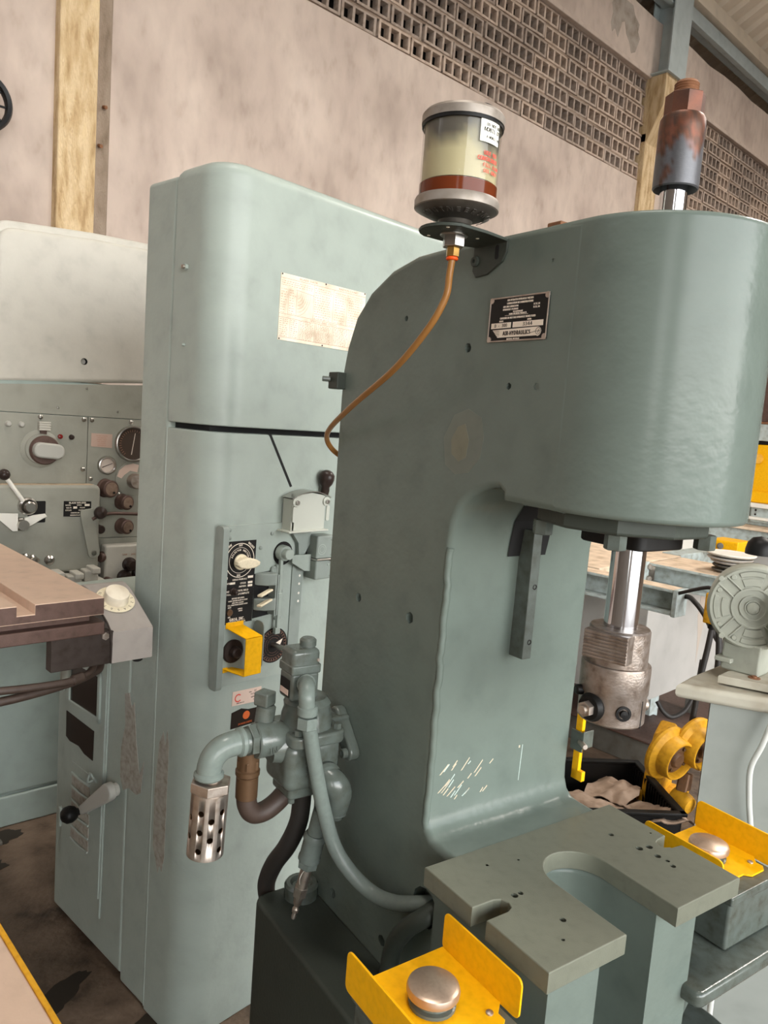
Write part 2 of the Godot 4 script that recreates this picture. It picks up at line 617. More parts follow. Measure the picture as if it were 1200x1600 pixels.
func _ready() -> void:
	rng.seed = 7
	# camera
	var cam := Camera3D.new()
	cam.name = "camera"
	cam.fov = 67.917
	cam.near = 0.05
	cam.far = 60.0
	add_child(cam)
	var yaw := deg_to_rad(46.2507)
	var f := Vector3(cos(yaw), 0, -sin(yaw))
	var r := Vector3(sin(yaw), 0, cos(yaw))
	var pitch := deg_to_rad(6.8158)
	var roll := deg_to_rad(4.3689)
	var f2 := f * cos(pitch) - Vector3.UP * sin(pitch)
	var u2 := Vector3.UP * cos(pitch) + f * sin(pitch)
	cam.transform = Transform3D(Basis(r * cos(roll) + u2 * sin(roll), u2 * cos(roll) - r * sin(roll), -f2), Vector3(0, 1.42, 0))
	cam.current = true
	# sky: a bright, slightly warm overcast day outside the open front of the shed
	var we := WorldEnvironment.new()
	we.name = "surroundings"
	var env := Environment.new()
	var sky := Sky.new()
	var sm := ProceduralSkyMaterial.new()
	sm.sky_top_color = Color(0.60, 0.64, 0.68)
	sm.sky_horizon_color = Color(1.0, 0.985, 0.96)
	sm.sky_curve = 0.2
	sm.ground_bottom_color = Color(0.50, 0.48, 0.45)
	sm.ground_horizon_color = Color(0.66, 0.64, 0.61)
	sm.sky_energy_multiplier = 3.6
	sm.ground_energy_multiplier = 1.0
	sky.sky_material = sm
	env.sky = sky
	env.background_mode = Environment.BG_SKY
	env.tonemap_mode = Environment.TONE_MAPPER_LINEAR
	env.tonemap_exposure = 0.85
	env.sdfgi_enabled = true
	env.ssao_enabled = true
	env.ssil_enabled = true
	we.environment = env
	add_child(we)
	materials()
	# added, unseen roof panels to brighten upward faces, each with a light of its own size just below it
	for q in [[0.4, -0.4, 0.9, 2.4, 18.0], [7.0, 0.2, 0.9, 2.4, 60.0], [10.5, 0.2, 0.9, 2.4, 40.0]]:
		added_roof_light(q[0], q[1], q[2], q[3], q[4])
	high_window()
	shed()
	press()
	band_saw()
	contour_saw()
	right_hand_machines()
	small_things()


func roof_y(z: float) -> float:
	return 5.36 + (z + 3.5) * 0.5


func added_roof_light(x: float, z: float, w: float, l: float, energy: float) -> void:
	var tilt := atan(0.5)
	var n := Basis(Vector3.RIGHT, -tilt)
	var at := Vector3(x, roof_y(z) - 0.06, z)
	var o := sh().on(Transform3D(n, at)).box(Vector3(-w / 2, -0.02, -l / 2), Vector3(w / 2, 0.0, l / 2), 0.004)
	if not mats.has("lit_sheet"):
		var m := mat("lit_sheet", rgb(235, 238, 240), 0.6)
		m.emission_enabled = true
		m.emission = Color(0.95, 0.97, 1.0)
		m.emission_energy_multiplier = 1.6
	var s := struct("added_roof_window", o, "lit_sheet")  # added panel, out of view, glows to light the scene
	s.name = number_name("added_window_1") if not has_node("added_window_1") else number_name("added_window_2") if not has_node("added_window_2") else number_name("added_window_3")
	var a := AreaLight3D.new()
	a.name = "added_roof_glow"
	a.area_size = Vector2(w, l)
	a.light_color = Color(1.0, 0.97, 0.93)
	a.light_energy = energy
	a.area_range = 40.0
	a.area_attenuation = 2.0
	a.shadow_enabled = true
	a.transform = Transform3D(n * Basis(Vector3.RIGHT, -PI / 2), at + n * Vector3(0, -0.04, 0))
	add_child(a, true)


func high_window() -> void:
	var pane := sh().box(Vector3(-3.28, 3.3, -2.9), Vector3(-3.25, 4.5, -1.7), 0.002)
	struct("window_4", pane, "lit_sheet")
	var a := AreaLight3D.new()
	a.name = "high_window_glow"
	a.area_size = Vector2(1.2, 1.2)
	a.light_color = Color(0.98, 0.98, 1.0)
	a.light_energy = 2.0
	a.area_range = 40.0
	a.area_attenuation = 2.0
	a.shadow_enabled = true
	a.transform = Transform3D(Basis(Vector3.UP, -PI / 2), Vector3(-3.22, 3.9, -2.3))
	add_child(a)


# ---------- the shed ----------
func shed() -> void:
	var s := sh()
	s.box(Vector3(-3.2, -0.2, -4.4), Vector3(16.2, 0.0, 5.2), 0.0)
	struct("floor", s, "floor")
	# added, unseen reflector bouncing light in: pale yard outside the open front
	var bounce_yard := struct("floor_outside", sh().box(Vector3(-14.0, -0.2, 5.0), Vector3(26.0, 0.004, 34.0), 0.0), "bounce_yard")
	# back wall: plaster below, a band of hollow bricks, plaster above with a rough top
	s = sh()
	s.box(Vector3(-3.2, 0, -3.76), Vector3(16.2, 3.634, -3.6), 0.004)
	s.box(Vector3(-3.2, 3.63, -3.76), Vector3(2.40, 4.46, -3.6), 0.004)
	s.box(Vector3(9.60, 3.63, -3.76), Vector3(16.2, 4.46, -3.6), 0.004)
	var top := [Vector2(-3.2, 4.462), Vector2(16.2, 4.462), Vector2(16.2, 4.95)]
	var x := 15.8
	while x > -3.0:
		top.append(Vector2(x, 4.955 + rng.randf_range(-0.012, 0.018)))
		x -= 0.33
	top.append(Vector2(-3.2, 4.95))
	s.on(ID).prism(top, -3.76, -3.6, 0.004)
	var wall := struct("wall_back", s, "plaster")
	bases[wall] = Vector3.ZERO
	var row_of := [[2.40, 6.15], [6.42, 9.60]]
	var bricks: Array[Mesh] = []
	for k in 3:
		bricks.append(brick_mesh(k))
	for seg in row_of:
		for row in 7:
			var y: float = 3.637 + 0.117 * row
			var bx: float = seg[0] - rng.randf() * 0.24 if row else seg[0] - 0.135
			while bx < seg[1]:
				var lo: float = bx
				bx += 0.279
				if lo < seg[0] - 0.07 or lo + 0.003 > seg[1]:
					continue
				var o := MeshInstance3D.new()
				o.mesh = bricks[rng.randi() % 3]
				o.material_override = mats[["brick_a", "brick_b", "brick_c"][rng.randi() % 3]]
				o.position = Vector3(lo + 0.1395, y + 0.0585, -3.60 - rng.randf() * 0.012)
				o.rotation = Vector3(rng.randf_range(-0.02, 0.02), rng.randf_range(-0.025, 0.025), rng.randf_range(-0.012, 0.012))
				o.name = "brick"
				wall.add_child(o, true)
		var mo := sh()
		for row in 8:
			var y: float = 3.637 + 0.117 * row
			mo.box(Vector3(seg[0], y - 0.007, -3.655), Vector3(seg[1] + 0.02, y + 0.007, -3.612), 0.003)
		part(wall, "mortar_bed", mo, "mortar")
	s = sh()
	s.box(Vector3(2.4, 4.458, -3.7), Vector3(6.16, 4.492, -3.572), 0.006)
	s.box(Vector3(6.44, 4.458, -3.7), Vector3(9.7, 4.492, -3.572), 0.006)
	part(wall, "ledge", s, "plaster")
	# stain running down from the ledge's top
	var st := sh().on(fr(Vector3(0, 0, -3.6))).prism(v2([5.50, 4.66, 5.53, 4.60, 5.57, 4.64, 5.62, 4.59, 5.66, 4.72, 5.70, 4.74, 5.74, 4.66, 5.80, 4.62, 5.84, 4.55, 5.90, 4.58, 5.95, 4.70, 5.91, 4.74, 5.92, 4.80, 5.84, 4.84, 5.80, 4.90, 5.70, 4.90, 5.66, 4.945, 5.55, 4.93, 5.53, 4.86, 5.49, 4.80, 5.52, 4.74]), -0.01, 0.0012)
	part(wall, "damp_stain", st, "wet_plaster")
	# what lies behind the brick band: unseen walls painted near black as shade
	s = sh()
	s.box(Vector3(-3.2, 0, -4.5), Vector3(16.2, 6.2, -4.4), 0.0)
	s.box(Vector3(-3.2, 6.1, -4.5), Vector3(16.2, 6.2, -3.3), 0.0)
	struct("wall_outer_shade", s, "void")
	# left wall with a tall doorway and, high up towards the back, a window
	s = sh()
	s.box(Vector3(-3.3, 0, -4.5), Vector3(-3.2, 9.5, -2.9), 0.0)
	s.box(Vector3(-3.3, 0, -2.9), Vector3(-3.2, 3.3, -1.7), 0.0)
	s.box(Vector3(-3.3, 4.5, -2.9), Vector3(-3.2, 9.5, -1.7), 0.0)
	s.box(Vector3(-3.3, 0, -1.7), Vector3(-3.2, 9.5, 2.4), 0.0)
	s.box(Vector3(-3.3, 3.2, 2.4), Vector3(-3.2, 9.5, 3.1), 0.0)
	s.box(Vector3(-3.3, 0, 3.1), Vector3(-3.2, 9.5, 5.0), 0.0)
	struct("wall_left", s, "old_wall")
	s = sh().box(Vector3(-3.3, 4.3, 4.9), Vector3(16.3, 9.8, 5.0), 0.0)
	s.box(Vector3(4.5, 0.0, 4.9), Vector3(16.3, 4.35, 5.0), 0.0)
	struct("wall_front_light_stop", s, "old_wall")  # unseen wall, shaped to limit light through the open front
	s = sh().box(Vector3(16.2, 0, -4.5), Vector3(16.3, 9.5, 5.0), 0.0)
	struct("wall_right", s, "old_wall")
	# roof: a corrugated sheet that rises towards the viewer
	s = sh()
	var prof := []
	var px := -3.3
	while px < 16.3:
		prof.append_array([Vector2(px, 0), Vector2(px + 0.10, 0), Vector2(px + 0.13, 0.035), Vector2(px + 0.17, 0.035)])
		px += 0.2
	var back := prof.duplicate()
	back.reverse()
	for q in back:
		prof.append(q + Vector2(0, 0.02))
	var dir := Vector3(0, 0.5, 1).normalized()
	s.on(Transform3D(Basis(Vector3.RIGHT, dir.cross(Vector3.RIGHT), dir), Vector3(0, 5.35, -3.55))).prism(prof, -1.0, 9.6, 0.0)
	struct("ceiling", s, "roof_cream")
	# eaves: a cream purlin over a blue-grey channel
	s = sh().box(Vector3(-3.2, 5.225, -3.56), Vector3(16.2, 5.345, -3.47), 0.004)
	struct("trim_1", s, "roof_cream")
	s = sh().box(Vector3(-3.2, 5.075, -3.62), Vector3(16.2, 5.195, -3.51), 0.004)
	s.box(Vector3(-3.2, 5.06, -3.54), Vector3(16.2, 5.076, -3.49), 0.003)
	struct("trim_2", s, "steel_blue")
	for k in 2:
		var jx: float = [7.15, 10.2][k]
		var j := sh().box(Vector3(jx, 5.075, -3.509), Vector3(jx + 0.006, 5.195, -3.5075), 0.0)
		part(get_node("trim_2"), "joint", j, "steel_blue")
	# concrete posts in the wall
	s = sh()
	s.box(Vector3(1.275, 0, -3.7), Vector3(1.445, 6.0, -3.545), 0.008)
	var post := struct("trim_3", s, "formed")
	s = sh().box(Vector3(1.44, 0, -3.7), Vector3(1.515, 6.0, -3.565), 0.012)
	part(post, "mortar_strip", s, "mortar_strip")
	for q in [[1.478, 2.72], [1.462, 2.55]]:
		part(post, "rusty_stub", sh().on(up(Vector3(q[0], q[1], -3.56), Vector3(0, -0.3, 1))).rod(0.008, 0, 0.03, 0.001, 8), "rust")
	s = sh()
	s.box(Vector3(6.156, 0, -3.7), Vector3(6.42, 4.02, -3.56), 0.008)
	s.on(sd(Vector3.ZERO)).prism(v2([-3.7, 3.94, -3.56, 3.94, -3.435, 4.22, -3.435, 4.475, -3.7, 4.475]), -6.42, -6.156, 0.008)
	post = struct("trim_4", s, "formed")
	part(post, "cap_plate", sh().box(Vector3(6.13, 4.475, -3.7), Vector3(6.66, 4.487, -3.41), 0.002), "steel_blue")
	s = sh()
	s.box(Vector3(6.22, 4.487, -3.66), Vector3(6.52, 5.4, -3.646), 0.002)
	s.box(Vector3(6.22, 4.487, -3.474), Vector3(6.52, 5.4, -3.46), 0.002)
	s.box(Vector3(6.30, 4.487, -3.66), Vector3(6.314, 5.4, -3.46), 0.002)
	part(post, "steel_column", s, "steel_blue")


func brick_mesh(k: int) -> Mesh:
	var s := sh()
	var w := 0.1335 - 0.001 * k
	var h := 0.0525
	var d := 0.05
	var web := 0.017 + 0.0015 * k
	s.box(Vector3(-w, h - 0.0145, -d), Vector3(w, h, 0), 0.003)
	s.box(Vector3(-w, -h, -d), Vector3(w, -h + 0.0165, 0), 0.003)
	for i in 4:
		var x := lerpf(-w, w - web, i / 3.0)
		s.box(Vector3(x, -h + 0.002, -d), Vector3(x + web, h - 0.002, -0.0006), 0.0025)
	return s.mesh()


# ---------- the press ----------
func press() -> void:
	var P := thing("hydraulic_press", "dark green grey C-frame press with rounded head, oil reservoir on top and slotted work table", "press", Vector3(0.75, 0, -0.8), -8.836)
	# column and neck: one profile seen from the side, with its bolt holes
	var prof := v2([-1.0, 0, -1.0, 1.45, -0.998, 1.49, -0.99, 1.525, -0.97, 1.568, -0.935, 1.601, -0.886, 1.625, -0.83, 1.637, -0.766, 1.639, -0.544, 1.638, -0.544, 1.338, -0.630, 1.340, -0.631, 1.349, -0.638, 1.354, -0.650, 1.353, -0.668, 1.347, -0.684, 1.338, -0.699, 1.325, -0.709, 1.304, -0.714, 1.26, -0.716, 0.935, -0.7145, 0.915, -0.709, 0.901, -0.700, 0.8935, -0.688, 0.8915, -0.640, 0.8915, -0.640, 0.0])
	var pits := []
	for q in [[-0.711, 1.514, 0.006], [-0.842, 1.557, 0.004], [-0.635, 1.469, 0.004], [-0.592, 1.469, 0.004], [-0.586, 1.600, 0.002], [-0.782, 1.164, 0.008], [-0.908, 1.162, 0.007], [-0.919, 0.691, 0.008], [-0.786, 0.698, 0.008], [-0.700, 0.800, 0.026], [-0.68, 1.43, 0.0015]]:
		pits.append([Vector2(q[0], q[1]), q[2], 0.02])
	var s := sh().on(sd(Vector3.ZERO)).prism(prof, -0.868, -0.60, 0.009, 3, pits)
	var frame := part(P, "column_frame", s, "press")
	for q in [[-0.782, 1.164, 0.0052], [-0.908, 1.162, 0.0045], [-0.919, 0.691, 0.005], [-0.786, 0.698, 0.005]]:
		part(frame, "socket_screw", sh().on(up(Vector3(0.616, q[1], q[0]), Vector3.LEFT)).rod(q[2], 0, 0.008, 0.001, 10), "press_dark")
	# weld bead up the throat's left edge
	var bead := []
	for i in 40:
		var y := 0.90 + 0.37 * i / 39.0
		bead.append(Vector3(0.604 + rng.randf_range(-0.0012, 0.0012), y, -0.7165 + rng.randf_range(-0.0012, 0.001)))
	part(frame, "weld_bead", sh().tube(bead, 0.0048, 8, 2), "press")
	# head: rounded front
	var plan := []
	for i in 41:
		var a := PI * i / 40.0
		plan.append(Vector2(0.721 + cos(a) * 0.1205, 0.544 - sin(a) * 0.1195))
	plan.append(Vector2(0.6012, 0.60))
	plan.append(Vector2(0.8408, 0.60))
	s = sh().on(pl()).prism(plan, 1.339, 1.638, 0.006, 3)
	part(P, "cylinder_head", s, "press")
	# plate under the head, its gland and bolts
	var oct := Shape.circle(Vector2(0.706, 0.545), 0.094, 10)
	s = sh().on(pl()).prism(Array(oct), 1.322, 1.342, 0.004, 2)
	var under := part(P, "head_flange", s, "press_dark")
	part(under, "gland", sh().on(pl()).prism(rrect(0.681, 0.498, 0.765, 0.585, 0.012), 1.302, 1.323, 0.002), "black")
	for q in [[0.642, -0.500], [0.766, -0.478], [0.64, -0.60]]:
		part(under, "hex_bolt", sh().on(up(Vector3(q[0], 1.306, q[1]))).hex(0.0115, 0, 0.017), "press_cast")
	# ram
	var R := Vector2(0.721, -0.541)
	var ram := part(P, "ram", sh().on(up(Vector3(R.x, 0, R.y))).rod(0.0192, 1.1893, 1.3431, 0.001, 36), "chrome")
	part(ram, "upper_rod", sh().on(up(Vector3(R.x, 0, R.y + 0.004))).rod(0.0145, 1.5930, 1.7007, 0.001, 32), "chrome")
	s = sh()
	s.on(up(Vector3(R.x, 0, R.y + 0.005)))
	var cp := [Vector2(0, 1.7), Vector2(0.0155, 1.7), Vector2(0.0225, 1.6877), Vector2(0.0237, 1.6892)]
	for i in 13:
		cp.append(Vector2(0.0237, 1.6911 + 0.0048 * i))
	cp.append_array([Vector2(0.0237, 1.7488), Vector2(0.0232, 1.7584), Vector2(0.021, 1.7622), Vector2(0, 1.7622)])
	s.lathe(cp, 64)
	s.on(up(Vector3(R.x, 0, R.y + 0.005))).hex(0.0205, 1.7613, 1.7839, 8)
	var nz := noise(30.0, 5, 4)
	s.tint = func(p: Vector3) -> Color:
		var h := nz.get_noise_3d(p.x, p.y * 0.8, p.z)
		var h2 := nz.get_noise_3d(p.x * 4.0, p.y * 4.0, p.z * 4.0)
		var e := (p.y - 1.728) * 110.0 + h * 4.5 + h2 * 2.0 - (p.x - R.x) * 95.0 - (p.z - R.y) * 30.0
		var rust_c := Color(0.17, 0.06, 0.032).lerp(Color(0.075, 0.042, 0.03), clampf(h2 * 1.6 + 0.45, 0, 1))
		return Color(0.115, 0.115, 0.125).lerp(rust_c, clampf(e + 0.5, 0.0, 1.0))
	part(ram, "stop_collar", s, "rust_steel", "rusty stop collar on the upper rod")
	s = sh().on(up(Vector3(R.x, 0, R.y + 0.005)))
	var tp := [Vector2(0, 1.7824), Vector2(0.0118, 1.7824)]
	for i in 5:
		tp.append(Vector2(0.0127, 1.7843 + 0.0026 * i))
		tp.append(Vector2(0.0116, 1.7856 + 0.0026 * i))
	tp.append_array([Vector2(0.0110, 1.7973), Vector2(0, 1.7973)])
	part(ram, "threaded_end", s.lathe(tp, 28, 10.0), "rust")
	# tool holder under the ram
	s = sh().on(up(Vector3(R.x, 0, R.y)))
	s.lathe([Vector2(0, 1.0970), Vector2(0.036, 1.0970), Vector2(0.0378, 1.0989), Vector2(0.0378, 1.1297), Vector2(0.0392, 1.1326), Vector2(0.0392, 1.1624), Vector2(0.0385, 1.1648), Vector2(0.0345, 1.1652), Vector2(0.0343, 1.2047), Vector2(0.033, 1.2066), Vector2(0, 1.2066)], 40)
	var chuck := part(P, "tool_holder", s, "worn_iron", "worn iron tool holder clamped below the ram")
	var jaw := Basis(Vector3.UP, deg_to_rad(-74))
	s = sh().on(Transform3D(jaw, Vector3(R.x, 0, R.y)))
	s.box(Vector3(-0.026, 1.1729, 0.02), Vector3(0.026, 1.2051, 0.0395), 0.001)
	for i in 8:
		s.box(Vector3(-0.0255, 1.1744 + 0.0039 * i, 0.039), Vector3(0.0255, 1.1770 + 0.0039 * i, 0.0408), 0.0006)
	part(chuck, "serrated_flat", s, "worn_iron")
	s = sh().on(up(Vector3(R.x, 1.1162, R.y) + jaw * Vector3(-0.008, 0, 0.034), jaw * Vector3(-0.2, 0, 1)))
	part(chuck, "washer", s.lathe([Vector2(0, 0), Vector2(0.0155, 0), Vector2(0.0165, 0.004), Vector2(0.0135, 0.0095), Vector2(0, 0.0095)], 24), "black")
	s = sh().on(up(Vector3(R.x, 1.1162, R.y) + jaw * Vector3(-0.008, 0, 0.034), jaw * Vector3(-0.2, 0, 1)))
	s.hex(0.0092, 0.009, 0.018)
	s.rod(0.0055, 0.0, 0.022, 0.0008, 14)
	part(chuck, "hex_nut", s, "nickel")
	var pin_d := Basis(Vector3.UP, deg_to_rad(-32)) * Vector3(0, 0, 1)
	part(chuck, "cross_pin", sh().on(up(Vector3(R.x, 1.1162, R.y) + pin_d * 0.03, pin_d)).lathe([Vector2(0.0088, 0.0), Vector2(0.0088, 0.0092), Vector2(0.006, 0.0094), Vector2(0.0055, 0.004), Vector2(0.0045, 0.0035), Vector2(0.0045, 0.012), Vector2(0, 0.0125)], 16), "black")
	var side_d := Basis(Vector3.UP, deg_to_rad(62)) * Vector3(0, 0, 1)
	part(chuck, "set_screw", sh().on(up(Vector3(R.x, 1.1143, R.y) + side_d * 0.034, side_d)).rod(0.0075, 0, 0.010, 0.002, 14), "nickel")
	part(chuck, "set_screw", sh().on(up(Vector3(R.x, 1.1297, R.y) - side_d * 0.034, -side_d)).rod(0.006, 0, 0.012, 0.002, 14), "black")
	var sl := Basis(Vector3.UP, deg_to_rad(8)) * Vector3(0, 0, 1)
	part(chuck, "clamp_slit", sh().on(Transform3D(Basis(Vector3.UP, deg_to_rad(8)), Vector3(R.x, 0, R.y))).box(Vector3(-0.0006, 1.0970, 0.030), Vector3(0.0006, 1.1287, 0.0381), 0.0), "matt_black")
	# guide bar in the throat
	s = sh().box(Vector3(0.722, 1.12, -0.72), Vector3(0.738, 1.293, -0.690), 0.0012)
	var bar := part(P, "guide_bar", s, "press_cast")
	for y in [1.218, 1.143]:
		part(bar, "socket_screw", sh().on(up(Vector3(0.7325, y, -0.691), Vector3.BACK)).lathe([Vector2(0.0038, 0), Vector2(0.0038, 0.0014), Vector2(0.0026, 0.0016), Vector2(0.0016, 0.0004), Vector2(0, 0.0004)], 12), "black")
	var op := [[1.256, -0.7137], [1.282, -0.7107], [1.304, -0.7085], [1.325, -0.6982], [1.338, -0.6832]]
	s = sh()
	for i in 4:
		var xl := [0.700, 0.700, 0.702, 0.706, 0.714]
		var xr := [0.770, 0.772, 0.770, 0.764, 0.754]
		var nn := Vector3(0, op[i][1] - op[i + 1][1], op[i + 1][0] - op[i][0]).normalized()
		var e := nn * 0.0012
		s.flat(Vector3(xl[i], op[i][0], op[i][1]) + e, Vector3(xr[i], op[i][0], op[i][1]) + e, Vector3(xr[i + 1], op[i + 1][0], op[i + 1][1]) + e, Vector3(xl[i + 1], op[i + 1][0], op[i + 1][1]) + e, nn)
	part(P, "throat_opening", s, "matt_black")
	for q in [[v2([-0.735, 1.372, -0.715, 1.362, -0.690, 1.366, -0.672, 1.385, -0.668, 1.41, -0.675, 1.432, -0.700, 1.442, -0.725, 1.434, -0.742, 1.405]), 0.0003, "tan_patch_pale"], [v2([-0.724, 1.386, -0.710, 1.378, -0.697, 1.384, -0.694, 1.405, -0.703, 1.424, -0.716, 1.420, -0.727, 1.404]), 0.0005, "tan_patch"]]:
		part(frame, "worn_patch", sh().on(sd(Vector3(0.6, 0, 0))).prism(q[0], -0.001, q[1]), q[2])
	# scratches and bare patches on the throat face
	for q in [[[0.655, 1.075, 0.659, 1.078, 0.705, 1.135, 0.712, 1.148, 0.700, 1.134], "scuff_tan"], [[0.760, 0.98, 0.7625, 0.98, 0.768, 1.205, 0.771, 1.213, 0.766, 1.216, 0.765, 1.20], "scuff_tan"], [[0.764, 0.90, 0.765, 0.90, 0.776, 1.21, 0.7745, 1.21], "scuff_light"]]:
		part(frame, "paint_scratch", sh().on(fr(Vector3(0, 0, -0.7162))).prism(v2(q[0]), 0.0, 0.0005), q[1])
	for k in 26:
		var cx := rng.randf_range(0.632, 0.71)
		var cy := rng.randf_range(0.925, 0.985)
		if (k % 3) == 0:
			cx = rng.randf_range(0.625, 0.645)
		var L := rng.randf_range(0.006, 0.022)
		part(frame, "paint_scratch", sh().on(Transform3D(Basis(Vector3.BACK, rng.randf_range(-0.95, -0.65)), Vector3(cx, cy, -0.7161))).prism(v2([-0.0008, -L / 2, 0.0007, -L / 2.4, 0.0012, L / 2.2, -0.0003, L / 2]), 0.0, 0.0005), "scuff_tan" if k % 4 else "scuff_light")
	# table plate with its slot, side notches and drilled holes
	var tp2 := v2([0.898, 0.4558, 0.898, 0.5385, 0.879, 0.5404])
	for i in 5:
		tp2.append(Vector2(0.879, 0.552) + Vector2.from_angle(-PI / 2 - PI * i / 4.0) * 0.0096)
	tp2.append_array(v2([0.898, 0.5635, 0.898, 0.6577, 0.5587, 0.6577, 0.5587, 0.5711, 0.5885, 0.5702]))
	for i in 5:
		tp2.append(Vector2(0.5904, 0.5586) + Vector2.from_angle(PI / 2 - PI * i / 4.0) * 0.0115)
	tp2.append_array(v2([0.5587, 0.5471, 0.5587, 0.4558, 0.6788, 0.4558]))
	for i in 17:
		tp2.append(Vector2(0.7245, 0.5587) + Vector2.from_angle(PI - PI * i / 16.0) * 0.0457)
	tp2.append_array(v2([0.7702, 0.4558]))
	var drill := []
	for q in [[0.6173, 0.5644, 0.0043], [0.6269, 0.5644, 0.0034], [0.6346, 0.5067, 0.0038], [0.8307, 0.6, 0.0038], [0.8375, 0.5596, 0.0048], [0.8529, 0.5557, 0.0048], [0.8442, 0.5365, 0.0046], [0.8461, 0.5231, 0.0029], [0.8423, 0.5125, 0.0038], [0.6096, 0.4836, 0.0021], [0.673, 0.6154, 0.0019], [0.6298, 0.625, 0.0019], [0.8846, 0.5769, 0.0014]]:
		drill.append([Vector2(q[0], q[1]), q[2], 0.018])
	s = sh().on(pl()).prism(tp2, 0.8677, 0.8917, 0.0014, 2, drill, 40.0)
	part(P, "work_table", s, "press_top")
	# U-shaped web that carries the table
	var web := v2([0.858, 0.483, 0.858, 0.675, 0.594, 0.675, 0.594, 0.483, 0.676, 0.483])
	for i in 13:
		web.append(Vector2(0.7245, 0.5587) + Vector2.from_angle(PI - PI * i / 12.0) * 0.0486)
	web.append_array(v2([0.773, 0.483]))
	part(P, "table_support", sh().on(pl()).prism(web, 0.0, 0.868, 0.008, 3), "press")
	part(P, "base", sh().box(Vector3(0.54, 0.0, -1.06), Vector3(0.91, 0.10, -0.42), 0.01, 2), "press_dark")
	# two-hand control stations
	guard_station(P, 0.482, -0.5375, false)
	guard_station(P, 1.0085, -0.5625, true)
	# tank at the back left, with a filler boss
	var tank := part(P, "air_tank", sh().on(pl()).prism(rrect(0.506, 0.61, 0.602, 1.005, 0.02), 0.02, 0.665, 0.006, 2), "press_dark")
	part(tank, "filler_boss", sh().on(up(Vector3(0.574, 0.664, -0.972))).lathe([Vector2(0.027, 0), Vector2(0.027, 0.02), Vector2(0.024, 0.024), Vector2(0.018, 0.024), Vector2(0.014, 0.018), Vector2(0, 0.018)], 22), "press_cast")
	# lug on top of the neck, clip at the back
	part(P, "lifting_lug", sh().box(Vector3(0.66, 1.636, -0.66), Vector3(0.675, 1.662, -0.638), 0.002), "rust")
	s = sh().box(Vector3(0.585, 1.462, -1.012), Vector3(0.604, 1.487, -0.985), 0.002)
	var clip := part(P, "back_stop", s, "press_dark")
	part(clip, "pin", sh().on(up(Vector3(0.584, 1.476, -1.004), Vector3(-1, 0, -0.4))).rod(0.004, 0, 0.012, 0.0006, 10), "press_cast")
	name_plate(P)
	reservoir(P)
	valve(P)
	# yellow limit bar and its clamp behind the column's right edge
	s = sh().box(Vector3(0.872, 0.915, -0.712), Vector3(0.879, 1.035, -0.700), 0.001)
	s.box(Vector3(0.872, 0.915, -0.712), Vector3(0.880, 0.93, -0.692), 0.001)
	var lim := part(P, "limit_bar", s, "yellow")
	s = sh().box(Vector3(0.868, 0.960, -0.716), Vector3(0.871, 0.990, -0.694), 0.0008)
	s.box(Vector3(0.868, 0.966, -0.695), Vector3(0.890, 0.992, -0.6925), 0.0008)
	part(lim, "clamp", s, "press_cast")
	part(lim, "clamp_screw", sh().on(up(Vector3(0.87, 0.975, -0.70), Vector3(-0.5, 0, 1))).rod(0.004, 0, 0.02, 0.0006, 10), "nickel")


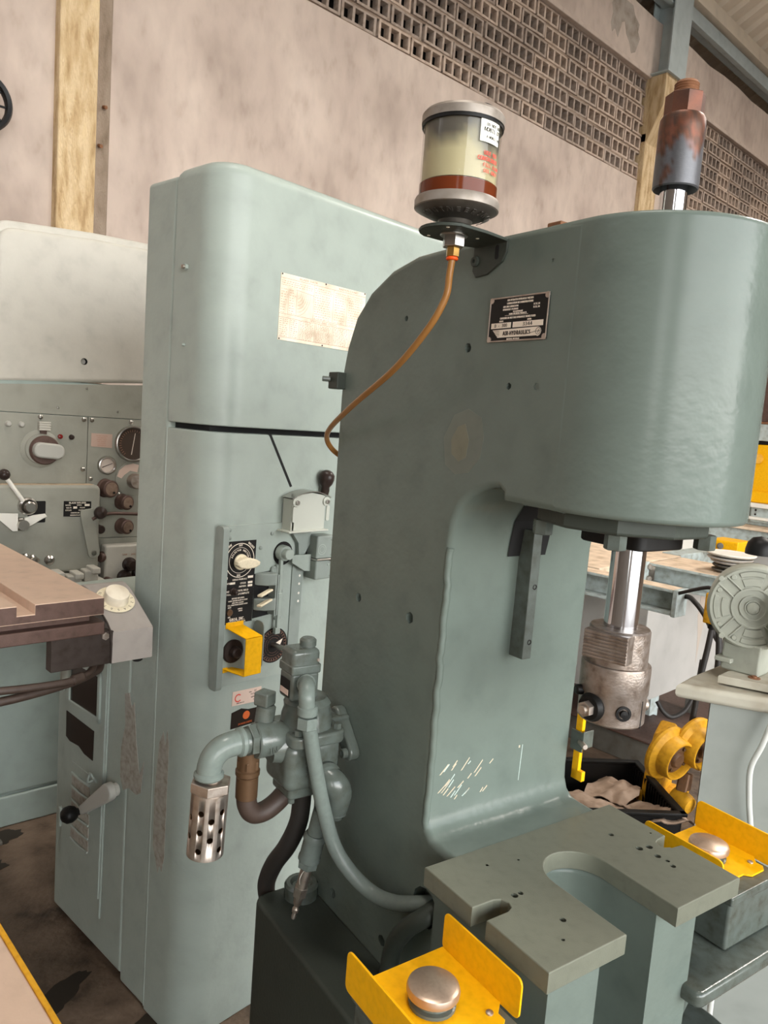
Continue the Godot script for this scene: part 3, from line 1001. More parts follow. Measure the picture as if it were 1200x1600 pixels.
func guard_station(P: Node3D, cx: float, cz: float, right: bool) -> void:
	var w := 0.0635
	var y := 0.8287
	var box := part(P, "switch_box", sh().box(Vector3(cx - w + 0.006, 0.749, cz - 0.058), Vector3(cx + w - 0.003, 0.826, cz + 0.073), 0.005, 2), "press_cast")
	part(box, "lid", sh().box(Vector3(cx - w + 0.003, 0.8155, cz - 0.061), Vector3(cx + w, 0.8283, cz + 0.076), 0.003), "press_cast")
	var s := sh()
	# base sheet with a cut-away front corner, and two upright cheeks
	s.on(pl()).prism(v2([cx - w, -cz - 0.060, cx - 0.02, -cz - 0.060, cx - 0.012, -cz - 0.052, cx + 0.006, -cz - 0.052, cx + 0.014, -cz - 0.060, cx + w - 0.020, -cz - 0.060, cx + w - 0.012, -cz - 0.054, cx + w - 0.012, -cz - 0.044, cx + w, -cz - 0.034, cx + w, -cz + 0.0615, cx - w, -cz + 0.0615]), y, y + 0.003, 0.0006)
	for sx in [-1.0, 1.0]:
		s.on(Transform3D(SIDE, Vector3(cx + sx * w - (0.0 if sx < 0 else -0.003), 0, 0))).prism(rrect(cz - 0.0635, y - 0.0002, cz + 0.0605, 0.8735, 0.008), 0.0, 0.003, 0.0008)
	var gd := part(P, "button_guard", s, "yellow", "yellow steel guard around a palm button")
	for q in [[-0.047, -0.04], [0.043, 0.040]]:
		part(gd, "screw", sh().on(up(Vector3(cx + q[0], y + 0.003, cz + q[1]))).lathe([Vector2(0.0042, 0), Vector2(0.004, 0.0015), Vector2(0.002, 0.0026), Vector2(0, 0.0027)], 10), "nickel")
	var b := part(P, "palm_button", sh().on(up(Vector3(cx, y, cz))).lathe([Vector2(0, 0.0135), Vector2(0.025, 0.0135), Vector2(0.0274, 0.0154), Vector2(0.0279, 0.0195), Vector2(0.0265, 0.0237), Vector2(0.023, 0.0256), Vector2(0, 0.0265)], 36, 40.0), "button")
	part(b, "collar", sh().on(up(Vector3(cx, y, cz))).lathe([Vector2(0.025, 0.003), Vector2(0.025, 0.0066), Vector2(0.021, 0.008), Vector2(0.021, 0.0145)], 28), "press_cast")
	if right:
		var arm := part(P, "switch_bracket", sh().on(pl()).prism(rrect(0.846, 0.457, 1.091, 0.615, 0.012), 0.728, 0.749, 0.006, 2), "press_cast")
		part(arm, "rib", sh().on(fr(Vector3(0, 0, -0.51))).prism(v2([0.851, 0.728, 0.923, 0.728, 0.851, 0.632]), 0.0, 0.012, 0.002), "press_cast")
		part(P, "foot_step", sh().on(pl()).prism(rrect(0.827, 0.442, 0.947, 0.596, 0.048, 6), 0.63, 0.66, 0.006, 2), "press_cast")
	else:
		part(P, "switch_bracket", sh().on(pl()).prism(rrect(0.42, 0.457, 0.60, 0.60, 0.012), 0.728, 0.749, 0.006, 2), "press_cast")


func name_plate(P: Node3D) -> void:
	# z runs from -0.676 to -0.584 along the face
	var xf := sd(Vector3(0.5998, 0, 0))
	var z0 := -0.676
	var z1 := -0.584
	var y0 := 1.5185
	var y1 := 1.568
	var p := part(P, "name_plate", sh().on(xf).prism(rrect(z0, y0, z1, y1, 0.002), 0.0, 0.0012, 0.0003), "plate_black")
	var s := sh().on(xf)
	for q in [[z0, y0, z1, y0 + 0.0016], [z0, y1 - 0.0016, z1, y1], [z0, y0, z0 + 0.0016, y1], [z1 - 0.0016, y0, z1, y1]]:
		s.prism(v2([q[0], q[1], q[2], q[1], q[2], q[3], q[0], q[3]]), 0.001, 0.0018, 0.0002)
	for q in [[z0, y0], [z1, y0], [z0, y1], [z1, y1]]:
		var c := Vector2(q[0] + (0.003 if q[0] == z0 else -0.003), q[1] + (0.003 if q[1] == y0 else -0.003))
		s.prism(Array(Shape.circle(c, 0.0034, 12)), 0.001, 0.0019, 0.0003)
	part(p, "rim", s, "nickel")
	s = sh().on(xf)
	s.prism(v2([z0 + 0.005, 1.5335, z0 + 0.037, 1.5335, z0 + 0.037, 1.5395, z0 + 0.005, 1.5395]), 0.001, 0.0016, 0.0)
	s.prism(v2([z0 + 0.040, 1.5335, z1 - 0.006, 1.5335, z1 - 0.006, 1.5395, z0 + 0.040, 1.5395]), 0.001, 0.0016, 0.0)
	var logo := v2([z0 + 0.008, 1.5318, z0 + 0.017, 1.5232, z1 - 0.014, 1.5232])
	for i in 7:
		logo.append(Vector2(z1 - 0.013, 1.5275) + Vector2.from_angle(-PI / 2 + PI * i / 6) * 0.0050)
	s.prism(logo, 0.001, 0.0016, 0.0)
	part(p, "bright_panel", s, "print")
	s = sh().on(xf)
	var zc := (z0 + z1) / 2
	for q in [["AIR OPERATED HYDRAULIC PRESSES", 1.5640, 0.0021, zc + 0.002], ["LUBRICATION RECOMMENDATIONS", 1.5605, 0.0021, zc + 0.002], ["AIR LINE LUBRICATOR", 1.5570, 0.0020, zc - 0.012], ["D.T.E. 24", 1.5570, 0.0020, zc + 0.028], ["HYDRAULIC CYLINDER", 1.5538, 0.0020, zc - 0.012], ["D.T.E. 24", 1.5538, 0.0020, zc + 0.028], ["OR EQUIVALENT", 1.5510, 0.0015, zc], ["USING AIR MOBIL PRODUCTS", 1.5487, 0.0015, zc], ["CAUTION: DO NOT USE HYDRAULIC BRAKE FLUID", 1.5445, 0.0021, zc], ["MODEL", 1.5413, 0.0015, z0 + 0.021], ["SERIAL", 1.5413, 0.0015, z1 - 0.027], ["JACKSON, MICHIGAN", 1.5212, 0.0016, zc - 0.004]]:
		words(s, q[0], q[2], Transform3D(Basis(), Vector3(q[3], q[1], 0.0012)), 0.0003, HORIZONTAL_ALIGNMENT_CENTER, "Droid Sans Bold", 0.82)
	s.prism(v2([zc - 0.02, 1.5470, zc + 0.016, 1.5470, zc + 0.016, 1.5473, zc - 0.02, 1.5473]), 0.001, 0.0015)
	part(p, "lettering", s, "print")
	s = sh().on(xf)
	words(s, "D - 300", 0.0036, Transform3D(Basis(), Vector3(z0 + 0.021, 1.5366, 0.0016)), 0.0003, HORIZONTAL_ALIGNMENT_CENTER, "Droid Sans Mono")
	words(s, "3344", 0.0038, Transform3D(Basis(), Vector3(z0 + 0.063, 1.5366, 0.0016)), 0.0003, HORIZONTAL_ALIGNMENT_CENTER, "Droid Sans Mono", 1.2)
	words(s, "AIR-HYDRAULICS", 0.0046, Transform3D(Basis(), Vector3(zc + 0.001, 1.5276, 0.0016)), 0.0003, HORIZONTAL_ALIGNMENT_CENTER, "Droid Sans Bold", 0.84)
	for i in 4:
		s.prism(v2([z0 + 0.009 + 0.002 * i, 1.5304 - 0.0018 * i, z0 + 0.0195, 1.5304 - 0.0018 * i, z0 + 0.0195, 1.5308 - 0.0018 * i, z0 + 0.009 + 0.002 * i, 1.5308 - 0.0018 * i]), 0.0015, 0.0018)
	# a small mark of two rings joined by a stroke
	var ring := sh()
	for c in [Vector2(z1 - 0.012, 1.5278)]:
		s.tube(ring_pts(c, 0.0036), 0.00025, 6, 1)
	s.tube([Vector3(z1 - 0.024, 1.5262, 0.0017), Vector3(z1 - 0.016, 1.5277, 0.0017), Vector3(z1 - 0.009, 1.5277, 0.0017)], 0.00025, 6, 3)
	s.tube([Vector3(z1 - 0.0125, 1.5257, 0.0017), Vector3(z1 - 0.011, 1.5295, 0.0017)], 0.0003, 6, 3)
	part(p, "dark_lettering", s, "plate_black")


func ring_pts(c: Vector2, r: float, z := 0.0017, n := 16) -> Array:
	var out := []
	for i in n + 1:
		out.append(Vector3(c.x + cos(TAU * i / n) * r, c.y + sin(TAU * i / n) * r, z))
	return out


func reservoir(P: Node3D) -> void:
	var A := Vector3(0.540, 0, -0.680)
	# bracket
	var fl := []
	for i in 9:
		fl.append(Vector2(A.x - 0.004, -A.z) + Vector2.from_angle(PI * 0.62 + PI * 0.76 * i / 8.0) * 0.036)
	fl.append_array(v2([0.560, 0.648, 0.598, 0.655, 0.598, 0.708, 0.575, 0.716]))
	var s := sh().on(pl()).prism(fl, 1.6285, 1.6322, 0.0008, 1, [])
	s.on(sd(Vector3(0.6, 0, 0))).prism(v2([-0.712, 1.632, -0.712, 1.602, -0.706, 1.595, -0.686, 1.596, -0.662, 1.608, -0.656, 1.618, -0.656, 1.632]), -0.0005, 0.0032, 0.0008)
	var br := part(P, "reservoir_bracket", s, "press_dark")
	part(br, "bracket_screw", sh().on(up(Vector3(0.5965, 1.613, -0.7065), Vector3.LEFT)).lathe([Vector2(0.0062, 0), Vector2(0.0062, 0.0025), Vector2(0.005, 0.0035), Vector2(0.0022, 0.0035), Vector2(0.0018, 0.001), Vector2(0, 0.001)], 16), "press_dark")
	part(br, "slot", sh().on(sd(Vector3(0.5968, 0, 0))).prism(rrect(-0.674, 1.611, -0.668, 1.627, 0.003), 0.0, 0.0004), "matt_black")
	for q in [[0.515, -0.66], [0.524, -0.705], [0.567, -0.672]]:
		part(br, "rivet_hole", sh().on(up(Vector3(q[0], 1.6286, q[1]), Vector3.DOWN)).rod(0.0020, 0, 0.0006, 0.0002, 10), "sticker")
	# reservoir: base casting, bowl, oil, cap
	var C := up(A)
	s = sh().on(C).lathe([Vector2(0, 1.632), Vector2(0.0135, 1.632), Vector2(0.0145, 1.636), Vector2(0.017, 1.638), Vector2(0.019, 1.642), Vector2(0.034, 1.6475), Vector2(0.0435, 1.652), Vector2(0.0455, 1.654), Vector2(0.0455, 1.662), Vector2(0.0445, 1.6635), Vector2(0.0425, 1.6635), Vector2(0, 1.6635)], 44, 24.0)
	var res := part(P, "oil_reservoir", s, "cast_dark", "clear oil reservoir bowl with metal base and cap")
	part(res, "base_rim", sh().on(C).lathe([Vector2(0.0440, 1.6528), Vector2(0.0462, 1.6536), Vector2(0.0464, 1.6612), Vector2(0.0452, 1.6638), Vector2(0.0424, 1.6640)], 44, 40.0), "cap_metal")
	# raised letters round the underside
	s = sh()
	for q in [["ENGINEERING", 200.0, 15.0], ["OMNI", 46.0, 15.0]]:
		for i in (q[0] as String).length():
			var a := deg_to_rad(q[1] - q[2] * i)
			var rad := Vector3(cos(a), 0, sin(a))
			var tang := Vector3(-sin(a), 0, cos(a))
			var outv := (rad + Vector3(0, 0.5, 0)).normalized()
			var nrm := (rad * 0.45 - Vector3.UP).normalized()
			outv = (rad - nrm * rad.dot(nrm)).normalized()
			words(s, (q[0] as String)[i], 0.0072, Transform3D(Basis(outv.cross(nrm), outv, nrm), A + rad * 0.034 + Vector3(0, 1.6468, 0)), 0.0008, HORIZONTAL_ALIGNMENT_CENTER, "Droid Sans Bold")
	part(res, "raised_lettering", s, "cast_dark")
	part(res, "bowl", sh().on(C).lathe([Vector2(0.0425, 1.677), Vector2(0.0425, 1.744)], 48), "bowl")
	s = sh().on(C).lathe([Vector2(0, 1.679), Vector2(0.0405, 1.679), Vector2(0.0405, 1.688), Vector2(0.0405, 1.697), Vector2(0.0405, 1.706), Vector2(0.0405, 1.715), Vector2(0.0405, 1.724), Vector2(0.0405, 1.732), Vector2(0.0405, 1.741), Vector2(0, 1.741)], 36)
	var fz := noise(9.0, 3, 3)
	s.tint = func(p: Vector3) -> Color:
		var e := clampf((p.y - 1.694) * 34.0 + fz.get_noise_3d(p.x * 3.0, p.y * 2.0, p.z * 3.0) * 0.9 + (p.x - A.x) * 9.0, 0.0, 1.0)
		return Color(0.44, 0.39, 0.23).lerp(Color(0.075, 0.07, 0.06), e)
	part(res, "smoke_shade_film", s, "smoke_shade")  # smoky tone with shading painted in, dark above, olive below
	part(res, "oil", sh().on(C).lathe([Vector2(0, 1.663), Vector2(0.0425, 1.663), Vector2(0.0425, 1.6775), Vector2(0, 1.6775)], 40), "oil")
	part(res, "cap_seal", sh().on(C).lathe([Vector2(0.0425, 1.737), Vector2(0.0441, 1.737), Vector2(0.0441, 1.7412)], 44), "black")
	part(res, "cap", sh().on(C).lathe([Vector2(0, 1.7415), Vector2(0.042, 1.7415), Vector2(0.0448, 1.7405), Vector2(0.0448, 1.749), Vector2(0.0440, 1.7500), Vector2(0.0425, 1.7520), Vector2(0.03, 1.756), Vector2(0, 1.758)], 44, 24.0), "cap_metal")
	part(res, "lid_clip", sh().tube([A + Vector3(0.008, 1.757, 0.006), A + Vector3(0.016, 1.766, 0.012), A + Vector3(0.024, 1.764, 0.017), A + Vector3(0.032, 1.756, 0.022)], 0.0012, 8), "black")
	# stickers wrapped round the bowl
	for q in [[1.7, 2.35, 1.715, 1.737, "sticker", "white_sticker"]]:
		s = sh()
		for i in 10:
			var a0 := lerpf(q[0], q[1], i / 10.0) - 0.55
			var a1 := lerpf(q[0], q[1], (i + 1) / 10.0) - 0.55
			var n0 := Vector3(cos(a0), 0, sin(a0))
			var n1 := Vector3(cos(a1), 0, sin(a1))
			var dy := -0.0
			s.quad(A + n0 * 0.0429 + Vector3.UP * q[2], A + n1 * 0.0429 + Vector3.UP * q[2], A + n1 * 0.0429 + Vector3.UP * q[3], A + n0 * 0.0429 + Vector3.UP * q[3], n0, n1, n1, n0)
			s.quad(A + n0 * 0.0427 + Vector3.UP * q[2], A + n1 * 0.0427 + Vector3.UP * q[2], A + n1 * 0.0427 + Vector3.UP * q[3], A + n0 * 0.0427 + Vector3.UP * q[3], -n0, -n1, -n1, -n0)
		part(res, q[5], s, q[4])
	s = sh()
	wrap_words(s, "DO NOT USE", A, 1.7325, 0.0030, 1.36)
	wrap_words(s, "MOBIL DTE", A, 1.7275, 0.0040, 1.36)
	wrap_words(s, "A MOBIL OIL", A, 1.7205, 0.0026, 1.36)
	part(res, "sticker_lettering", s, "plate_black")
	s = sh()
	wrap_words(s, "USE NO", A, 1.7045, 0.0042, 1.42)
	wrap_words(s, "CONTAINER", A, 1.6985, 0.0042, 1.48)
	wrap_words(s, "FILL SLOW", A, 1.6925, 0.0036, 1.36)
	wrap_words(s, "OIL ONLY", A, 1.6868, 0.0036, 1.36)
	part(res, "red_lettering", s, "red_print")
	# fitting and amber tube
	var down := up(A + Vector3(0, 1.6285, 0), Vector3.DOWN)
	s = sh().on(down).hex(0.0125, 0.0, 0.014)
	s.rod(0.0155, -0.001, 0.002, 0.0005, 20)
	var fit := part(P, "tube_fitting", s, "steel")
	part(fit, "brass_nut", sh().on(down).hex(0.0075, 0.013, 0.024), "brass")
	part(fit, "orange_collar", sh().on(down).rod(0.0068, 0.024, 0.0275, 0.001, 16), "fitting_orange")
	s = sh().tube([A + Vector3(0, 1.603, 0), Vector3(0.539, 1.585, -0.681), Vector3(0.536, 1.560, -0.681), Vector3(0.528, 1.526, -0.698), Vector3(0.528, 1.482, -0.758), Vector3(0.545, 1.440, -0.868), Vector3(0.572, 1.405, -0.972), Vector3(0.590, 1.385, -1.012), Vector3(0.612, 1.366, -1.022), Vector3(0.640, 1.354, -1.018), Vector3(0.70, 1.34, -1.01)], 0.0040, 12, 8)
	part(fit, "oil_tube", s, "amber_tube", "amber plastic oil tube curving round the column")


func wrap_words(s: Shape, text: String, A: Vector3, y: float, h: float, mid: float) -> void:
	var step := h * 0.78 / 0.0431
	for i in text.length():
		var a := mid - step * (i - (text.length() - 1) * 0.5) - 0.0
		var rad := Vector3(cos(a), 0, sin(a))
		words(s, text[i], h, Transform3D(Basis(Vector3.UP.cross(rad), Vector3.UP, rad), A + rad * 0.0429 + Vector3(0, y, 0)), 0.0002, HORIZONTAL_ALIGNMENT_CENTER, "Droid Sans Bold")


func valve(P: Node3D) -> void:
	var z := -0.905
	# body casting
	var s := sh()
	s.box(Vector3(0.480, 0.899, z - 0.040), Vector3(0.566, 0.970, z + 0.036), 0.014, 3)
	s.box(Vector3(0.490, 0.884, z - 0.030), Vector3(0.556, 0.904, z + 0.026), 0.006, 2)
	s.on(up(Vector3(0.478, 0.958, z), Vector3(1, 0.1, 0))).lathe([Vector2(0.0, -0.012), Vector2(0.020, -0.012), Vector2(0.024, 0.0), Vector2(0.03, 0.02)], 22)
	for q in [[0.498, 0.018], [0.545, 0.018], [0.498, -0.02]]:
		s.on(up(Vector3(q[0], 0.878, z + q[1]))).rod(0.005, 0, 0.01, 0.001, 10)
	var body := part(P, "valve_body", s, "press_cast")
	s = sh().on(fr(Vector3.ZERO))
	words(s, "OBA", 0.009, fr(Vector3(0.512, 0.935, z + 0.0362), -1.5), 0.0009)
	part(body, "cast_lettering", s, "press_cast")
	s = sh().on(pl()).prism(rrect(0.482, -z - 0.046, 0.568, -z + 0.046, 0.016), 0.966, 0.984, 0.004, 2)
	var cover := part(P, "valve_cover", s, "press_cast")
	part(cover, "dome", sh().on(up(Vector3(0.524, 0, z))).lathe([Vector2(0.038, 0.98), Vector2(0.036, 1.0), Vector2(0.033, 1.010), Vector2(0.034, 1.018), Vector2(0.027, 1.026), Vector2(0, 1.026)], 26), "press_cast")
	for q in [[0.494, 0.034], [0.556, 0.034], [0.556, -0.034]]:
		part(cover, "cap_screw", sh().on(up(Vector3(q[0], 0.983, z + q[1]))).hex(0.0058, 0, 0.009), "press_cast")
	# pilot head
	s = sh().box(Vector3(0.487, 1.026, -0.924), Vector3(0.530, 1.066, -0.886), 0.005, 2)
	s.box(Vector3(0.4855, 1.064, -0.9255), Vector3(0.5315, 1.078, -0.8845), 0.003, 2)
	var pilot := part(P, "pilot_head", s, "press_cast")
	s = sh().on(pl()).prism(rrect(0.4865, 0.886, 0.5305, 0.9245, 0.007), 1.077, 1.099, 0.007, 3, [], 40.0, 0.0005)
	part(pilot, "lid", s, "press_cast")
	part(pilot, "knob", sh().on(up(Vector3(0.520, 1.096, -0.907))).rod(0.0118, 0, 0.014, 0.003, 22), "press_cast")
	part(pilot, "label_plate", sh().on(sd(Vector3(0.4872, 0, 0))).prism(v2([-0.919, 1.032, -0.892, 1.032, -0.892, 1.056, -0.919, 1.056]), 0, 0.001), "plate_black")
	s = sh().on(sd(Vector3(0.4862, 0, 0))).prism(v2([-0.917, 1.034, -0.894, 1.034, -0.894, 1.042, -0.917, 1.042]), 0, 0.0006)
	part(pilot, "label_print", s, "pink_plate")
	part(pilot, "screw", sh().on(up(Vector3(0.526, 1.083, -0.886), Vector3.BACK)).rod(0.0026, -0.002, 0.002, 0.0008, 10), "nickel")
	# elbow out of the pilot head, union nut and grey hose to the column
	s = sh().tube([Vector3(0.508, 1.052, -0.890), Vector3(0.503, 1.055, -0.874), Vector3(0.496, 1.054, -0.860), Vector3(0.492, 1.045, -0.852), Vector3(0.494, 1.029, -0.852)], 0.0112, 18, 6)
	s.on(up(Vector3(0.508, 1.052, -0.888), Vector3(-0.25, 0.1, 1))).rod(0.0135, 0, 0.010, 0.002, 18)
	s.on(up(Vector3(0.4945, 1.016, -0.852))).rod(0.0140, 0.004, 0.018, 0.002, 18)
	var el := part(P, "pilot_elbow", s, "hose_paint")
	part(el, "union_nut", sh().on(up(Vector3(0.4955, 1.002, -0.852))).hex(0.0150, 0, 0.017), "hose_paint")
	s = sh().tube([Vector3(0.496, 1.010, -0.852), Vector3(0.502, 0.990, -0.852), Vector3(0.511, 0.951, -0.852), Vector3(0.527, 0.885, -0.848), Vector3(0.541, 0.831, -0.835), Vector3(0.556, 0.800, -0.815), Vector3(0.576, 0.778, -0.787), Vector3(0.588, 0.781, -0.750), Vector3(0.600, 0.798, -0.712), Vector3(0.62, 0.80, -0.70)], 0.0104, 16, 8)
	part(P, "pilot_hose", s, "hose_paint")
	s = sh().tube([Vector3(0.625, 0.805, -0.69), Vector3(0.594, 0.792, -0.693), Vector3(0.584, 0.765, -0.715), Vector3(0.580, 0.72, -0.735), Vector3(0.578, 0.62, -0.74)], 0.0125, 14, 6)
	part(P, "lower_hose", s, "press_dark")
	# square plug on its elbow
	s = sh().on(up(Vector3(0.462, 0.985, z - 0.01), Vector3(0.1, 1, 0))).rod(0.0135, 0.0, 0.033, 0.003, 16)
	s.on(Transform3D(Basis(Vector3.UP, 0.5), Vector3(0.462, 1.027, z - 0.01))).box(Vector3(-0.0115, -0.010, -0.0115), Vector3(0.0115, 0.010, 0.0115), 0.003)
	part(P, "pipe_plug", s, "press_cast")
	# exhaust: port, hex bush, elbow, silencer
	s = sh().on(up(Vector3(0.48, 0.972, z), Vector3.LEFT)).lathe([Vector2(0.020, -0.01), Vector2(0.022, 0.0), Vector2(0.0245, 0.012), Vector2(0.0245, 0.034), Vector2(0.023, 0.036), Vector2(0.0, 0.036)], 24)
	var port := part(P, "exhaust_port", s, "press_cast")
	words_on(port, "IN", Vector3(0.463, 0.965, z + 0.0242))
	s = sh().on(up(Vector3(0.446, 0.974, z), Vector3.LEFT)).hex(0.0225, 0, 0.012)
	s.rod(0.0175, 0.01, 0.022, 0.001, 20)
	part(port, "hex_bush", s, "press_cast")
	s = sh().tube([Vector3(0.426, 0.974, z), Vector3(0.412, 0.974, z), Vector3(0.396, 0.970, z), Vector3(0.385, 0.959, z), Vector3(0.381, 0.945, z), Vector3(0.381, 0.934, z)], 0.0168, 20, 5)
	s.on(up(Vector3(0.430, 0.974, z), Vector3.LEFT)).rod(0.0198, 0, 0.011, 0.003, 22)
	s.on(up(Vector3(0.381, 0.932, z))).rod(0.0200, 0, 0.010, 0.003, 22)
	part(P, "exhaust_elbow", s, "hose_paint")
	var M := up(Vector3(0.381, 0.826, z), Vector3(0.035, 1, 0))
	var can := CSGCylinder3D.new()
	can.name = "silencer"
	P.add_child(can)
	can.radius = 0.0245
	can.height = 0.088
	can.sides = 96
	can.transform = Transform3D(M.basis, M * Vector3(0, 0.044, 0) - bases[P])
	can.material = mats["nickel"]
	can.set_meta("label", "perforated metal exhaust silencer")
	var bore := CSGCylinder3D.new()
	bore.name = "bore"
	bore.operation = CSGShape3D.OPERATION_SUBTRACTION
	bore.radius = 0.0225
	bore.height = 0.082
	bore.sides = 48
	bore.material = mats["brown_brass"]
	can.add_child(bore)
	var k := 0
	for q in [[-8, 0.022], [-8, -0.004], [-8, -0.030], [26, 0.012], [26, -0.014], [-52, 0.012], [-52, -0.014], [62, 0.022], [62, -0.004], [62, -0.03]]:
		var hole := CSGCylinder3D.new()
		hole.name = "hole_%03d" % k
		k += 1
		hole.operation = CSGShape3D.OPERATION_SUBTRACTION
		hole.radius = 0.0042
		hole.height = 0.012
		hole.sides = 12
		hole.material = mats["brown_brass"]
		var a := deg_to_rad(q[0] - 38.0)
		var d := Vector3(sin(a), 0, cos(a))
		hole.transform = Transform3D(up(Vector3.ZERO, d).basis, d * 0.0245 + Vector3(0, q[1], 0))
		can.add_child(hole)
	s = sh().on(M).hex(0.0278, 0.0895, 0.103)
	s.rod(0.0235, 0.086, 0.091, 0.001, 28)
	s.rod(0.0125, 0.10, 0.112, 0.001, 18)
	part(P, "silencer_nut", s, "nickel")
	# brown hose looping from below the port to behind the valve
	s = sh().on(up(Vector3(0.443, 0.905, z - 0.012))).rod(0.0155, 0.022, 0.050, 0.001, 18)
	s.rod(0.0172, 0.012, 0.024, 0.003, 20)
	s.rod(0.0155, -0.02, 0.012, 0.001, 18)
	var fer := part(P, "hose_ferrule", s, "brown_brass")
	part(fer, "hex", sh().on(up(Vector3(0.443, 0.905, z - 0.012))).hex(0.0168, 0.024, 0.036), "brown_brass")
	s = sh().tube([Vector3(0.443, 0.895, z - 0.012), Vector3(0.445, 0.874, z - 0.012), Vector3(0.455, 0.859, z - 0.012), Vector3(0.473, 0.857, z - 0.013), Vector3(0.494, 0.866, z - 0.015), Vector3(0.515, 0.883, z - 0.018), Vector3(0.54, 0.905, z - 0.02)], 0.0142, 16, 7)
	part(P, "exhaust_hose", s, "rubber_brown")
	s = sh().tube([Vector3(0.535, 0.905, -0.925), Vector3(0.540, 0.857, -0.930), Vector3(0.541, 0.812, -0.938), Vector3(0.534, 0.767, -0.955), Vector3(0.530, 0.723, -0.985), Vector3(0.537, 0.668, -1.020), Vector3(0.559, 0.610, -1.050), Vector3(0.586, 0.542, -1.070)], 0.0142, 16, 7)
	part(P, "supply_hose", s, "rubber")
	# inlet: elbow, down pipe, coupling, plug
	s = sh().on(up(Vector3(0.538, 0.915, z + 0.03), Vector3.BACK)).rod(0.0245, -0.01, 0.016, 0.004, 24)
	s.on(ID).tube([Vector3(0.540, 0.915, z + 0.03), Vector3(0.548, 0.910, z + 0.045), Vector3(0.556, 0.897, z + 0.048), Vector3(0.558, 0.880, z + 0.044), Vector3(0.556, 0.862, z + 0.036)], 0.0195, 18, 5)
	s.on(up(Vector3(0.556, 0.860, z + 0.036), Vector3(0.05, 1, 0))).rod(0.0215, -0.004, 0.010, 0.004, 22)
	var inl := part(P, "inlet_elbow", s, "press_cast")
	var dn := up(Vector3(0.548, 0.858, z + 0.022), Vector3(-0.14, -1, -0.12))
	s = sh().on(dn).rod(0.0128, 0, 0.05, 0.001, 18)
	s.lathe([Vector2(0.0, 0.038), Vector2(0.0145, 0.038), Vector2(0.0168, 0.042), Vector2(0.0168, 0.047), Vector2(0.0155, 0.05), Vector2(0.0155, 0.072), Vector2(0.0165, 0.075), Vector2(0.0165, 0.080), Vector2(0.0, 0.082)], 22)
	s.hex(0.0152, 0.082, 0.092)
	part(inl, "coupling", s, "hose_paint")
	s = sh().on(dn).lathe([Vector2(0, 0.09), Vector2(0.0085, 0.09), Vector2(0.0085, 0.126), Vector2(0, 0.126)], 18)
	s.hex(0.0105, 0.124, 0.140)
	s.lathe([Vector2(0.007, 0.139), Vector2(0.0062, 0.152), Vector2(0.0035, 0.156), Vector2(0.0035, 0.158), Vector2(0.0052, 0.161), Vector2(0.0048, 0.166), Vector2(0.0028, 0.168), Vector2(0.0036, 0.173), Vector2(0.0030, 0.177), Vector2(0, 0.178)], 16)
	part(inl, "air_plug", s, "nickel")
	s = sh().on(dn).tube([Vector3(0.006, 0.092, 0.006), Vector3(0.013, 0.094, 0.010), Vector3(0.016, 0.102, 0.012), Vector3(0.012, 0.112, 0.010)], 0.0006, 6)
	part(inl, "wire_loop", s, "white_metal")
	# mounting arm bolted to the column
	var lug := []
	for i in 9:
		lug.append(Vector2(-0.884, 0.937) + Vector2.from_angle(-PI * 0.75 + PI * i / 8.0) * 0.0125)
	for i in 9:
		lug.append(Vector2(-0.925, 0.980) + Vector2.from_angle(PI * 0.25 + PI * i / 8.0) * 0.0125)
	s = sh().on(sd(Vector3(0.6, 0, 0))).prism(lug, 0.0, 0.018, 0.004, 3)
	s.on(ID).box(Vector3(0.560, 0.968, -0.940), Vector3(0.600, 0.984, -0.905), 0.004)
	var arm := part(P, "mounting_arm", s, "press_cast")
	part(arm, "socket_screw", sh().on(up(Vector3(0.588, 0.937, -0.884), Vector3.LEFT)).lathe([Vector2(0.0072, -0.006), Vector2(0.0072, 0.012), Vector2(0.006, 0.0135), Vector2(0.0036, 0.0135), Vector2(0.0034, 0.008), Vector2(0, 0.008)], 18), "press_cast")


func words_on(parent: Node3D, text: String, at: Vector3) -> void:
	var s := sh()
	words(s, text, 0.009, fr(at, 0.1), 0.0012)
	part(parent, "cast_lettering", s, "press_cast")


# ---------- the pale green band saw ----------
func plan_box(x0: float, z0: float, x1: float, z1: float, r: float) -> Array:   # only the front left corner is rounded (plan: y = -z)
	var out := v2([x1, -z0, x1, -z1])
	out.reverse()
	out = v2([x1, -z1, x1, -z0, x0, -z0])
	for i in 9:
		out.append(Vector2(x0 + r, -z1 + r) + Vector2.from_angle(PI + PI / 2 * i / 8.0) * r)
	return out


